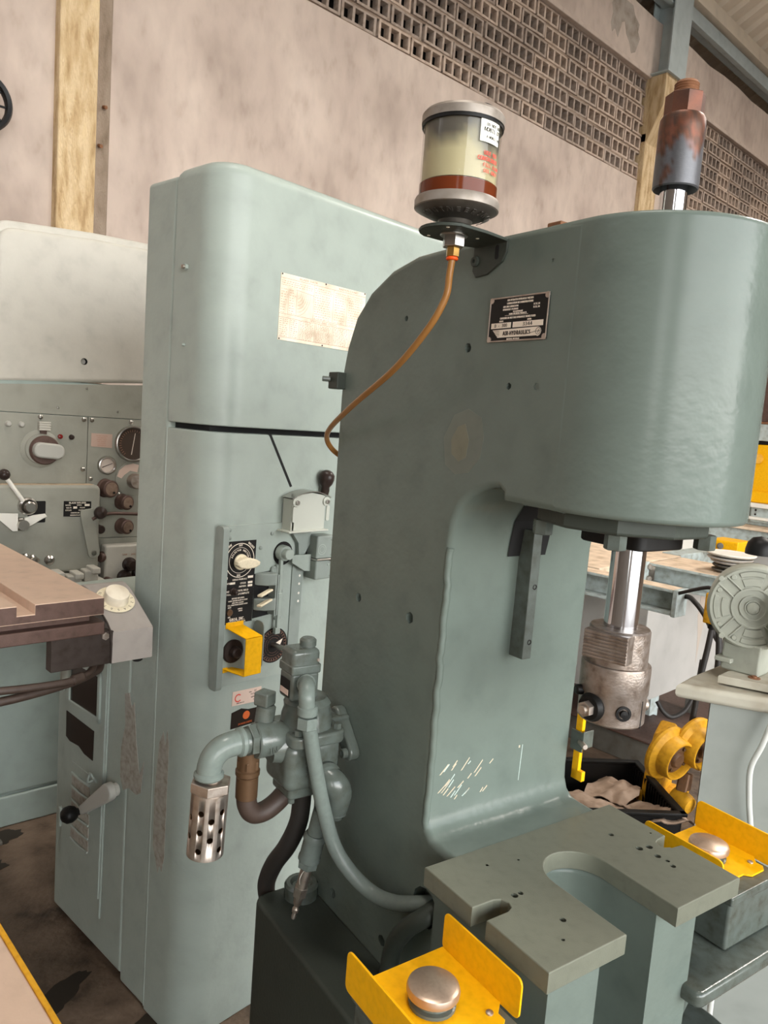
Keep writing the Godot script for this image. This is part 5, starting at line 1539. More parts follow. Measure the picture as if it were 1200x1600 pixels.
func chart_plate(B: Node3D, F: float) -> void:
	var x0 := 1.048
	var x1 := 1.304
	var y0 := 1.5745
	var y1 := 1.7135
	var p := part(B, "chart_plate", sh().on(fr(Vector3(0, 0, F))).prism(v2([x0, y0, x1, y0, x1, y1, x0, y1]), -0.001, 0.0012, 0.0003), "cream_plate")
	var s := sh().on(fr(Vector3(0, 0, F + 0.0012)))
	var line := func(a: Vector2, b: Vector2, w: float) -> void:
		var n := (b - a).normalized().orthogonal() * w * 0.5
		s.flat(Vector3(a.x + n.x, a.y + n.y, 0.0002), Vector3(b.x + n.x, b.y + n.y, 0.0002), Vector3(b.x - n.x, b.y - n.y, 0.0002), Vector3(a.x - n.x, a.y - n.y, 0.0002), Vector3.BACK)
	var X := func(u: float) -> float: return x0 + u * (x1 - x0)
	var Y := func(u: float) -> float: return y0 + u * (y1 - y0)
	for q in [[0, 0.93, 1, 0.93], [0, 0.40, 1, 0.40], [0, 0.345, 1, 0.345], [0, 0.05, 1, 0.05], [0.37, 0.93, 0.37, 0.40], [0.60, 0.93, 0.60, 0.40], [0.37, 0.76, 0.17, 0.79], [0.09, 0.78, 0.09, 0.40], [0.18, 0.78, 0.18, 0.40], [0.12, 0.345, 0.12, 0.05], [0.22, 0.345, 0.22, 0.05], [0.40, 0.345, 0.40, 0.05], [0.61, 0.345, 0.61, 0.05], [0.81, 0.345, 0.81, 0.05], [0.77, 0.75, 0.77, 0.40]]:
		line.call(Vector2(X.call(q[0]), Y.call(q[1])), Vector2(X.call(q[2]), Y.call(q[3])), 0.0007)
	for k in 6:
		var r := 0.010 + 0.0052 * k
		for i in 10:
			var c := Vector2(X.call(0.19), Y.call(0.76))
			line.call(c + Vector2.from_angle(-PI / 2 * i / 10.0) * Vector2(r, r * 1.35), c + Vector2.from_angle(-PI / 2 * (i + 1) / 10.0) * Vector2(r, r * 1.35), 0.0006)
	var rows := [[0.01, 0.36, 0.89, 0.83, 3], [0.38, 0.59, 0.885, 0.82, 3], [0.62, 0.98, 0.885, 0.82, 3], [0.01, 0.08, 0.77, 0.42, 10], [0.10, 0.17, 0.77, 0.42, 10], [0.38, 0.58, 0.78, 0.42, 11], [0.62, 0.75, 0.78, 0.42, 10], [0.79, 0.98, 0.78, 0.42, 10], [0.01, 0.11, 0.32, 0.07, 9], [0.13, 0.21, 0.32, 0.07, 9], [0.23, 0.39, 0.33, 0.06, 12], [0.41, 0.60, 0.33, 0.06, 12], [0.62, 0.80, 0.33, 0.06, 12], [0.82, 0.98, 0.33, 0.06, 12]]
	for q in rows:
		for i in q[4]:
			var yy: float = Y.call(lerpf(q[2], q[3], float(i) / (q[4] - 1)))
			var xx: float = X.call(q[0])
			var end: float = X.call(q[1]) - rng.randf() * 0.006
			while xx < end:
				var w := rng.randf_range(0.002, 0.006)
				line.call(Vector2(xx, yy), Vector2(minf(xx + w, end), yy), 0.0009)
				xx += w + rng.randf_range(0.0012, 0.004)
	for q in [["BLADE DATA", 0.30, 0.965], ["RADIUS CHART", 0.78, 0.965], ["SPEEDS AND FEEDS", 0.5, 0.372]]:
		words(s, q[0], 0.0042, Transform3D(Basis(), Vector3(X.call(q[1]), Y.call(q[2]), 0.0)), 0.0002, HORIZONTAL_ALIGNMENT_CENTER, "Droid Sans", 1.6)
	part(p, "chart_print", s, "brown_print")
	for q in [[0.012, 0.985], [0.5, 0.985], [0.985, 0.985], [0.012, 0.02], [0.5, 0.02], [0.985, 0.02]]:
		part(p, "rivet", sh().on(up(Vector3(X.call(q[0]), Y.call(q[1]), F + 0.001), Vector3.BACK)).rod(0.0019, 0, 0.0014, 0.0005, 8), "bakelite")


# ---------- the contour saw on the left ----------
func contour_saw() -> void:
	var C := thing("contour_saw", "grey contour saw with gauges on its panel, pale rounded cover and rusty slotted work table", "band saw", Vector3(0.9, 0, -2.8), -3.0)
	var F := -2.55
	var s := sh()
	# body
	part(C, "column_body", sh().box(Vector3(0.30, 0.0, -3.15), Vector3(1.42, 1.47, F - 0.004), 0.01), "contour_low")
	part(C, "plinth", sh().box(Vector3(0.29, 0.0, -3.16), Vector3(1.43, 0.105, F + 0.006), 0.006), "contour_low")
	part(C, "lower_panel", sh().box(Vector3(0.30, 0.112, F - 0.03), Vector3(1.42, 0.77, F + 0.004), 0.01, 2), "contour_low")
	# pale top cover with its rim
	var cov := []
	for i in 7:
		cov.append(Vector2(0.66, 1.885) + Vector2.from_angle(PI - PI * 0.46 * i / 6.0) * 0.055)
	var cov_low := v2([1.45, 1.945, 1.45, 1.50, 0.40, 1.432, 0.40, 1.55, 0.605, 1.60])
	var face := []
	for i in 9:
		face.append(Vector2(0.655, 1.862) + Vector2.from_angle(PI - PI * 0.47 * i / 8.0) * 0.050)
	face.append_array(v2([0.76, 1.919, 0.90, 1.928, 1.05, 1.931, 1.45, 1.931, 1.45, 1.510, 1.05, 1.483, 0.605, 1.449]))
	var cover := part(C, "top_cover", sh().on(fr(Vector3(0, 0, F))).prism(face, -0.55, 0.0, 0.014, 3, [[Vector2(0.868, 1.537), 0.011, 0.4]], 40.0), "contour_cover")
	part(cover, "hole_shade", sh().on(up(Vector3(0.868, 1.537, F - 0.06), Vector3.BACK)).lathe([Vector2(0, 0.0), Vector2(0.0105, 0.0), Vector2(0.0108, 0.0595), Vector2(0.0100, 0.0595), Vector2(0.0098, 0.001), Vector2(0, 0.001)], 20), "matt_black")  # black lining stands for the shade inside the hole
	var rim := []
	for e in face:
		rim.append(Vector2(e.x - 0.012, e.y + 0.021 if e.y > 1.7 else e.y))
	part(cover, "cover_flange", sh().on(fr(Vector3(0, 0, F))).prism(rim, -0.56, -0.018, 0.008, 3, [], 40.0), "contour_cover")
	# upper strip and the two panels
	part(C, "upper_strip", sh().on(fr(Vector3(0, 0, F))).prism(v2([0.30, 1.361, 1.42, 1.361, 1.42, 1.505, 1.05, 1.477, 0.605, 1.443, 0.30, 1.42]), -0.02, 0.004, 0.001), "contour")
	var pa := part(C, "left_panel", sh().box(Vector3(0.30, 0.775, F - 0.02), Vector3(0.8835, 1.359, F + 0.004), 0.001), "contour")
	var pb := part(C, "gauge_panel", sh().box(Vector3(0.8855, 0.955, F - 0.02), Vector3(1.42, 1.359, F + 0.004), 0.001), "contour")
	part(C, "low_panel", sh().box(Vector3(0.8855, 0.775, F - 0.02), Vector3(1.42, 0.953, F + 0.004), 0.001), "contour")
	var Z := F + 0.004
	var on := func(x: float, y: float, dz := 0.0) -> Transform3D: return up(Vector3(x, y, Z + dz), Vector3.BACK)
	var screw := [Vector2(0.0075, 0), Vector2(0.007, 0.003), Vector2(0.004, 0.0055), Vector2(0, 0.006)]
	for q in [[0.736, 1.350], [0.871, 1.350], [0.872, 1.187], [0.878, 1.451], [0.789, 1.383]]:
		part(pa, "screw", sh().on(on.call(q[0], q[1])).lathe(screw if q[1] < 1.36 else [Vector2(0.0042, 0), Vector2(0.003, 0.003), Vector2(0, 0.0035)], 12), "steel")
	for q in [[0.897, 1.350], [1.029, 1.350], [0.898, 1.155], [0.997, 1.103], [0.983, 1.382]]:
		part(pb, "screw", sh().on(on.call(q[0], q[1])).lathe(screw if q[1] < 1.36 else [Vector2(0.0042, 0), Vector2(0.003, 0.003), Vector2(0, 0.0035)], 12), "steel")
	# big rotary handle on its round seat
	s = sh().on(on.call(0.737, 1.250)).lathe([Vector2(0.060, 0), Vector2(0.060, 0.003), Vector2(0.056, 0.006), Vector2(0.049, 0.010), Vector2(0.047, 0.016), Vector2(0, 0.016)], 40)
	var dial := part(C, "rotary_switch", s, "contour")
	s = sh().on(on.call(0.745, 1.247, 0.012)).lathe([Vector2(0.046, 0), Vector2(0.046, 0.012), Vector2(0.042, 0.018), Vector2(0, 0.018)], 36)
	part(dial, "switch_rim", s, "table_edge")
	s = sh().on(Transform3D(Basis(Vector3.BACK, -0.08), Vector3(0.750, 1.247, Z + 0.026))).prism(rrect(-0.046, -0.024, 0.046, 0.024, 0.022, 6), 0.0, 0.034, 0.007, 3)
	part(dial, "switch_grip", s, "grey_grip")
	for x in [0.641, 0.679]:
		part(pa, "lamp_cap", sh().on(on.call(x, 1.324)).lathe([Vector2(0.009, 0), Vector2(0.0088, 0.010), Vector2(0.006, 0.016), Vector2(0, 0.017)], 14), "grey_grip")
	s = sh()
	for i in 4:
		s.box(Vector3(0.727, 1.309 + 0.0075 * i, Z), Vector3(0.762, 1.3145 + 0.0075 * i, Z + 0.022), 0.001)
	s.box(Vector3(0.729, 1.309, Z), Vector3(0.760, 1.337, Z + 0.018), 0.001)
	part(pa, "ribbed_block", s, "contour_cover")
	s = sh().box(Vector3(0.733, 1.296, Z), Vector3(0.753, 1.309, Z + 0.012), 0.002)
	part(pa, "catch", s, "table_edge")
	part(pa, "red_lamp", sh().on(on.call(0.797, 1.291)).lathe([Vector2(0.008, 0), Vector2(0.008, 0.004), Vector2(0.0065, 0.008), Vector2(0, 0.010)], 14), "red_lens")
	part(pa, "jack", sh().on(on.call(0.833, 1.291)).lathe([Vector2(0.009, 0), Vector2(0.008, 0.006), Vector2(0.005, 0.008), Vector2(0, 0.008)], 14), "bakelite")
	# plate, gauges and knobs
	var mp := part(C, "maker_plate", sh().on(fr(Vector3(0, 0, Z))).prism(v2([0.896, 1.263, 0.966, 1.260, 0.966, 1.306, 0.896, 1.307]), 0, 0.001), "faded_sticker")
	s = sh().on(fr(Vector3(0, 0, Z + 0.001)))
	for i in 6:
		words(s, ["PATENTS PENDING", "THIS MACHINE", "IS MADE UNDER", "ONE OR MORE", "U.S. PATENTS", "MINNEAPOLIS"][i], 0.0032, Transform3D(Basis(), Vector3(0.931, 1.299 - 0.0062 * i, 0)), 0.0002)
	part(mp, "lettering", s, "brown_print")
	for q in [[1.036, 1.277, 0.062, "gauge_face"], [0.949, 1.202, 0.031, "gauge_white"]]:
		var R: float = q[2]
		var gz := sh().on(on.call(q[0], q[1])).lathe([Vector2(R, 0), Vector2(R, 0.010), Vector2(R - 0.002, 0.014), Vector2(R - 0.005, 0.015), Vector2(R - 0.008, 0.011), Vector2(R - 0.008, 0.009)], 40)
		var gg := part(C, "gauge", gz, "steel")
		part(gg, "gauge_dial", sh().on(on.call(q[0], q[1])).rod(R - 0.007, 0.0, 0.008, 0.0005, 36), q[3])
		s = sh().on(fr(Vector3(q[0], q[1], Z + 0.0085), -0.15 if R > 0.05 else -1.2)).prism(v2([-0.0012, -R * 0.6, 0.0012, -R * 0.6, 0.0008, R * 0.6, -0.0008, R * 0.6]), 0, 0.0008)
		part(gg, "needle", s, "print" if R > 0.05 else "bakelite")
		s = sh()
		for i in 28:
			var an := deg_to_rad(-50 + 280.0 * i / 27)
			s.on(fr(Vector3(q[0] + cos(an) * R * 0.72, q[1] + sin(an) * R * 0.72, Z + 0.0083), an)).prism(v2([-R * 0.06, -0.0005, R * 0.06, -0.0005, R * 0.06, 0.0005, -R * 0.06, 0.0005]), 0, 0.0003)
		if R > 0.05:
			for i in 4:
				words(s, ["FEET PER MINUTE", "SPEED", "BLADE", "RANGE"][i], 0.0042, fr(Vector3(q[0] - 0.001, q[1] + 0.002 - 0.009 * i, Z + 0.0083)), 0.0002)
		part(gg, "gauge_marks", s, "brown_print")
	s = sh().on(on.call(1.040, 1.158)).lathe([Vector2(0.059, 0), Vector2(0.059, 0.003), Vector2(0.057, 0.004), Vector2(0, 0.004)], 40)
	var spd := part(C, "speed_seat", s, "contour")
	part(spd, "scale_plate", sh().on(fr(Vector3(0, 0, Z + 0.004))).prism(v2([0.985, 1.165, 0.992, 1.185, 1.012, 1.203, 1.04, 1.21, 1.06, 1.205, 1.055, 1.18, 1.03, 1.185, 1.01, 1.170, 1.0, 1.158]), 0, 0.001), "pink_plate")
	part(spd, "speed_knob", sh().on(on.call(1.045, 1.150, 0.004)).lathe([Vector2(0.026, 0), Vector2(0.026, 0.022), Vector2(0.022, 0.030), Vector2(0, 0.030)], 28), "nickel")
	for q in [[0.957, 1.124, 0.030], [1.015, 1.077, 0.026], [1.018, 0.993, 0.026]]:
		s = sh().on(up(Vector3(q[0] - 0.010, q[1] + 0.001, Z), Vector3(0.25, 0, 1))).lathe([Vector2(q[2] + 0.002, 0), Vector2(q[2] + 0.001, 0.006), Vector2(q[2] - 0.002, 0.010), Vector2(q[2] - 0.001, 0.034), Vector2(q[2] - 0.004, 0.038), Vector2(0, 0.038)], 28)
		var kb := part(C, "knob", s, "table_edge")
		s = sh().on(up(Vector3(q[0] - 0.010, q[1] + 0.001, Z), Vector3(0.25, 0, 1))).rod(q[2] - 0.007, 0.03, 0.0392, 0.0006, 24)
		part(kb, "knob_face", s, "knob_face")
		s = sh()
		for e in [[-0.007, 0.009], [0.008, -0.011]]:
			s.on(up(Vector3(q[0] - 0.001 + e[0], q[1] + e[1], Z + 0.036), Vector3(0.25, 0, 1))).rod(0.004, 0, 0.0032, 0.0004, 10)
		part(kb, "pin_hole", s, "black")
	part(pb, "button", sh().on(on.call(0.929, 0.987)).lathe([Vector2(0.014, 0), Vector2(0.014, 0.026), Vector2(0.011, 0.030), Vector2(0, 0.030)], 18), "bakelite")
	# welder housing with its label
	s = sh().on(fr(Vector3(0, 0, Z))).prism(rrect(0.40, 0.855, 0.914, 1.140, 0.018, 4), 0.0, 0.055, 0.012, 3)
	var wh := part(C, "welder_housing", s, "contour")
	part(wh, "dust", sh().on(pl(Vector3(0, 1.139, Z))).prism(rrect(0.43, -0.045, 0.895, -0.008, 0.01), 0.0, 0.0015, 0.0), "ledge_dust")
	var W := Z + 0.055
	var lb := part(C, "label_plate", sh().on(fr(Vector3(0, 0, W))).prism(v2([0.796, 1.039, 0.883, 1.036, 0.883, 1.087, 0.796, 1.089]), 0, 0.001), "plate_black")
	s = sh()
	for q in [["BLADE WELDER", 0.839, 1.083, 0.0060], ["MODEL", 0.810, 1.0755, 0.0040], ["SERIAL", 0.845, 1.0755, 0.0040], ["VOLTS", 0.812, 1.067, 0.0044], ["CYCLES", 0.811, 1.059, 0.0044], ["PHASE", 0.855, 1.067, 0.0044], ["AMPS", 0.85, 1.059, 0.0044], ["CONTOUR SAW", 0.839, 1.0505, 0.0046], ["MINNEAPOLIS U.S.A.", 0.839, 1.043, 0.0036]]:
		words(s, q[0], q[3], fr(Vector3(q[1], q[2], W + 0.001)), 0.0003, HORIZONTAL_ALIGNMENT_CENTER, "Droid Sans Bold", 0.9)
	for q in [[0.826, 1.064, 0.838, 1.071], [0.862, 1.072, 0.878, 1.079], [0.866, 1.056, 0.88, 1.062]]:
		s.on(fr(Vector3(0, 0, W + 0.001))).prism(v2([q[0], q[1], q[2], q[1], q[2], q[3], q[0], q[3]]), 0, 0.0003)
	part(lb, "lettering", s, "print")
	# dark switch plate with two bat levers and the round hub
	var sw := part(wh, "switch_plate", sh().on(fr(Vector3(0, 0, W))).prism(rrect(0.688, 1.022, 0.741, 1.090, 0.003), 0, 0.002, 0.0005), "plate_black")
	s = sh().on(up(Vector3(0.685, 1.076, W), Vector3.BACK)).lathe([Vector2(0.027, 0), Vector2(0.027, 0.020), Vector2(0.022, 0.026), Vector2(0.018, 0.020), Vector2(0.018, 0.042), Vector2(0.014, 0.046), Vector2(0, 0.046)], 26)
	s.on(up(Vector3(0.668, 1.020, W), Vector3.BACK)).lathe([Vector2(0.020, 0), Vector2(0.020, 0.016), Vector2(0.016, 0.020), Vector2(0.016, 0.040), Vector2(0, 0.040)], 22)
	part(wh, "lever_hub", s, "steel")
	s = sh().on(fr(Vector3(0, 0, W + 0.012))).prism(v2([0.675, 1.040, 0.70, 1.048, 0.735, 1.052, 0.742, 1.042, 0.72, 1.030, 0.69, 1.012, 0.675, 1.018]), 0, 0.006, 0.002)
	s.on(fr(Vector3(0, 0, W + 0.020))).prism(v2([0.58, 1.058, 0.655, 1.055, 0.655, 1.0, 0.64, 1.0]), 0, 0.004, 0.001)
	part(wh, "switch_lever", s, "white_metal")
	s = sh().tube([Vector3(0.665, 1.095, W + 0.035), Vector3(0.615, 1.165, W + 0.045)], 0.0065, 10, 1, false)
	var hl := part(C, "hand_lever", s, "white_metal")
	part(hl, "lever_ball", sh().ball(Vector3(0.608, 1.176, W + 0.046), 0.017), "bakelite")
	# shear arm, its grip and rod
	s = sh()
	var a := Vector2(0.866, 1.050)
	var b := Vector2(0.892, 0.918)
	var dd := (b - a).normalized()
	var nn := Vector2(-dd.y, dd.x)
	var armp := [a + nn * 0.022, a + nn * 0.022 - dd * 0.012, a - nn * 0.018 - dd * 0.014, a - nn * 0.022]
	for i in 9:
		armp.append(b + Vector2.from_angle((-nn).angle() + PI * i / 8.0) * 0.019)
	s.on(fr(Vector3(0, 0, W + 0.008))).prism(armp, 0, 0.007, 0.0015)
	var sa := part(C, "shear_arm", s, "contour")
	part(sa, "arm_bolt", sh().on(up(Vector3(b.x, b.y, W + 0.015), Vector3.BACK)).lathe([Vector2(0.009, 0), Vector2(0.008, 0.004), Vector2(0, 0.005)], 14), "steel")
	part(sa, "grip", sh().on(up(Vector3(0.902, 1.048, W + 0.004), Vector3(0.1, 0.2, 1))).lathe([Vector2(0.006, 0), Vector2(0.016, 0.01), Vector2(0.021, 0.022), Vector2(0.018, 0.034), Vector2(0, 0.040)], 20, 45.0), "bakelite")
	part(sa, "rod", sh().tube([Vector3(0.882, 1.03, W + 0.018), Vector3(0.905, 1.042, W + 0.02), Vector3(0.94, 1.048, W + 0.016), Vector3(0.985, 1.046, W + 0.01), Vector3(1.08, 1.04, W)], 0.0055, 10, 4), "table_edge")
	part(wh, "round_bolt", sh().on(up(Vector3(0.756, 0.900, W), Vector3.BACK)).lathe([Vector2(0.016, 0), Vector2(0.015, 0.006), Vector2(0.008, 0.012), Vector2(0, 0.013)], 18), "steel")
	# clamp blocks at the foot of the housing
	s = sh()
	for q in [[0.765, 0.845], [0.825, 0.838], [0.878, 0.852]]:
		s.box(Vector3(q[0] - 0.024, q[1] - 0.022, Z + 0.03), Vector3(q[0] + 0.020, q[1] + 0.014, Z + 0.10), 0.004)
		s.box(Vector3(q[0] - 0.006, q[1] + 0.004, Z + 0.05), Vector3(q[0] + 0.022, q[1] + 0.024, Z + 0.115), 0.004)
	s.box(Vector3(0.74, 0.800, Z + 0.02), Vector3(0.93, 0.828, Z + 0.105), 0.004)
	part(wh, "clamp_jaw", s, "contour_cover")
	part(wh, "clamp_rail", sh().box(Vector3(0.83, 0.818, Z + 0.10), Vector3(0.935, 0.830, Z + 0.125), 0.003), "contour_cover")
	part(wh, "clamp_screw", sh().on(up(Vector3(0.938, 0.818, Z + 0.06), Vector3(0.2, 0, 1))).rod(0.016, 0, 0.03, 0.003, 16), "table_edge")
	s = sh()
	for q in [[0.62, 0.91], [0.65, 0.905], [0.68, 0.91], [0.70, 0.905]]:
		s.on(up(Vector3(q[0], q[1], W), Vector3(0.5, 0, 1))).lathe([Vector2(0.016, 0), Vector2(0.016, 0.01), Vector2(0.009, 0.014), Vector2(0.009, 0.03), Vector2(0, 0.032)], 14)
	s.tube([Vector3(0.672, 0.93, W + 0.025), Vector3(0.670, 0.90, W + 0.03), Vector3(0.666, 0.86, W + 0.03)], 0.006, 8, 3)
	part(wh, "thumb_screw", s, "steel")
	# small box with rotary switches at the right
	s = sh().box(Vector3(0.938, 0.785, Z), Vector3(1.30, 0.935, Z + 0.045), 0.008, 2)
	var rb := part(C, "switch_case", s, "contour_cover")
	s = sh()
	words(s, "SAW", 0.006, fr(Vector3(1.005, 0.902, Z + 0.0455)), 0.0004)
	words(s, "JOG", 0.006, fr(Vector3(1.035, 0.902, Z + 0.0455)), 0.0004)
	part(rb, "lettering", s, "brown_print")
	for q in [[1.020, 0.868], [1.003, 0.825], [1.055, 0.832]]:
		part(rb, "switch_knob", sh().on(up(Vector3(q[0], q[1], Z + 0.045), Vector3(0.1, 0, 1))).lathe([Vector2(0.024, 0), Vector2(0.024, 0.01), Vector2(0.017, 0.014), Vector2(0.016, 0.036), Vector2(0, 0.038)], 22), "bakelite")
	part(rb, "pipe_end", sh().on(up(Vector3(0.955, 0.895, Z + 0.02), Vector3(-1, 0, 0.4))).rod(0.018, -0.01, 0.035, 0.003, 18), "table_edge")
	# rusty work table in front, with its guide rail and feed box
	var T := Transform3D(Basis(Vector3.UP, deg_to_rad(3.0)), Vector3.ZERO)
	s = sh().on(T)
	s.box(Vector3(0.498, 0.9985, -2.12), Vector3(0.630, 1.030, -1.4425), 0.0012)
	s.box(Vector3(-0.25, 0.9985, -2.12), Vector3(0.466, 1.030, -1.4425), 0.0012)
	s.box(Vector3(-0.25, 0.9950, -2.12), Vector3(0.630, 1.0115, -1.4427), 0.0012)
	var wt := part(C, "work_table", s, "table_iron", "rusty cast iron work table with a T slot")
	s = sh().on(T)
	s.box(Vector3(0.4985, 0.999, -2.11), Vector3(0.6304, 1.0290, -1.4420), 0.001)
	s.box(Vector3(-0.25, 0.9965, -2.11), Vector3(0.6304, 1.010, -1.4417), 0.001)
	s.box(Vector3(-0.25, 0.999, -2.11), Vector3(0.4655, 1.0290, -1.4420), 0.001)
	part(wt, "dark_edge", s, "table_edge")
	s = sh().on(T)
	s.box(Vector3(-0.25, 0.953, -2.04), Vector3(0.635, 0.979, -1.445), 0.003)
	s.box(Vector3(-0.25, 0.975, -2.04), Vector3(0.613, 0.999, -1.467), 0.002)
	part(C, "table_rail", s, "table_edge")
	# feed box: dark housing and grey end cap with a dial
	s = sh().on(T).box(Vector3(0.531, 0.889, -1.475), Vector3(0.655, 0.957, -1.4475), 0.002)
	var fb := part(C, "feed_box", s, "feed_dark")
	var capp := v2([-1.742, 0.980, -1.60, 1.021, -1.583, 1.020, -1.556, 1.012, -1.4475, 0.954, -1.4465, 0.889, -1.742, 0.880])
	s = sh().on(T * Transform3D(SIDE, Vector3(0.741, 0, 0))).prism(capp, 0.0, 0.091, 0.003, 2)
	part(fb, "end_cap", s, "feed_grey")
	part(fb, "cap_lip", sh().on(T).tube([Vector3(0.6495, 0.890, -1.446), Vector3(0.6475, 0.955, -1.446), Vector3(0.6455, 0.99, -1.50)], 0.002, 8, 3), "feed_dark")
	part(fb, "cap_bolt", sh().on(T * up(Vector3(0.636, 0.949, -1.4475), Vector3.BACK)).hex(0.008, 0, 0.006), "nickel")
	var slope := Vector3(0, 0.108, 0.058).normalized()
	var dc := Vector3(0.692, 0.9985, -1.529)
	s = sh().on(T * up(dc, slope)).rod(0.041, 0, 0.003, 0.001, 36)
	var fd := part(fb, "feed_dial", s, "ivory", "cream dial plate under a knob")
	s = sh().on(T * up(dc, slope)).lathe([Vector2(0.0265, 0.003), Vector2(0.0255, 0.007), Vector2(0.0255, 0.020), Vector2(0.0245, 0.0225), Vector2(0.022, 0.0235), Vector2(0, 0.0235)], 32)
	part(fb, "feed_knob", s, "cream_plate", "worn cream feed knob")
	s = sh()
	var db := up(dc, slope)
	for i in 11:
		var an := deg_to_rad(-20 + 24.0 * i)
		var rad := db.basis * Vector3(cos(an), 0, sin(an))
		words(s, str(i), 0.0058, T * Transform3D(Basis(rad.cross(slope), rad, slope), dc + rad * 0.0345 + slope * 0.0031), 0.0002)
	part(fb, "dial_numbers", s, "bakelite")
	part(fb, "knob_under", sh().on(T * up(Vector3(0.720, 0.886, -1.475), Vector3.DOWN)).rod(0.012, 0, 0.010, 0.003, 16), "black")
	# two bare pipes that leave the box below
	s = sh()
	s.on(T).tube([Vector3(0.626, 0.90, -1.48), Vector3(0.624, 0.882, -1.47), Vector3(0.605, 0.872, -1.455), Vector3(0.557, 0.866, -1.446), Vector3(0.44, 0.872, -1.446), Vector3(0.34, 0.882, -1.47), Vector3(0.1, 0.90, -1.55)], 0.0075, 12, 5)
	s.tube([Vector3(0.648, 0.90, -1.50), Vector3(0.647, 0.874, -1.49), Vector3(0.628, 0.866, -1.475), Vector3(0.56, 0.858, -1.455), Vector3(0.44, 0.851, -1.446), Vector3(0.36, 0.853, -1.46), Vector3(0.1, 0.865, -1.55)], 0.0085, 12, 5)
	s.on(T * up(Vector3(0.585, 0.8685, -1.450), Vector3(1, 0.12, -0.2))).rod(0.0105, -0.013, 0.013, 0.003, 14)
	part(C, "oil_pipe", s, "rubber_brown")
	s = sh().on(T).tube([Vector3(0.600, 0.89, -1.55), Vector3(0.600, 0.82, -1.55)], 0.010, 10, 1, false)
	part(C, "stay_rod", s, "contour")


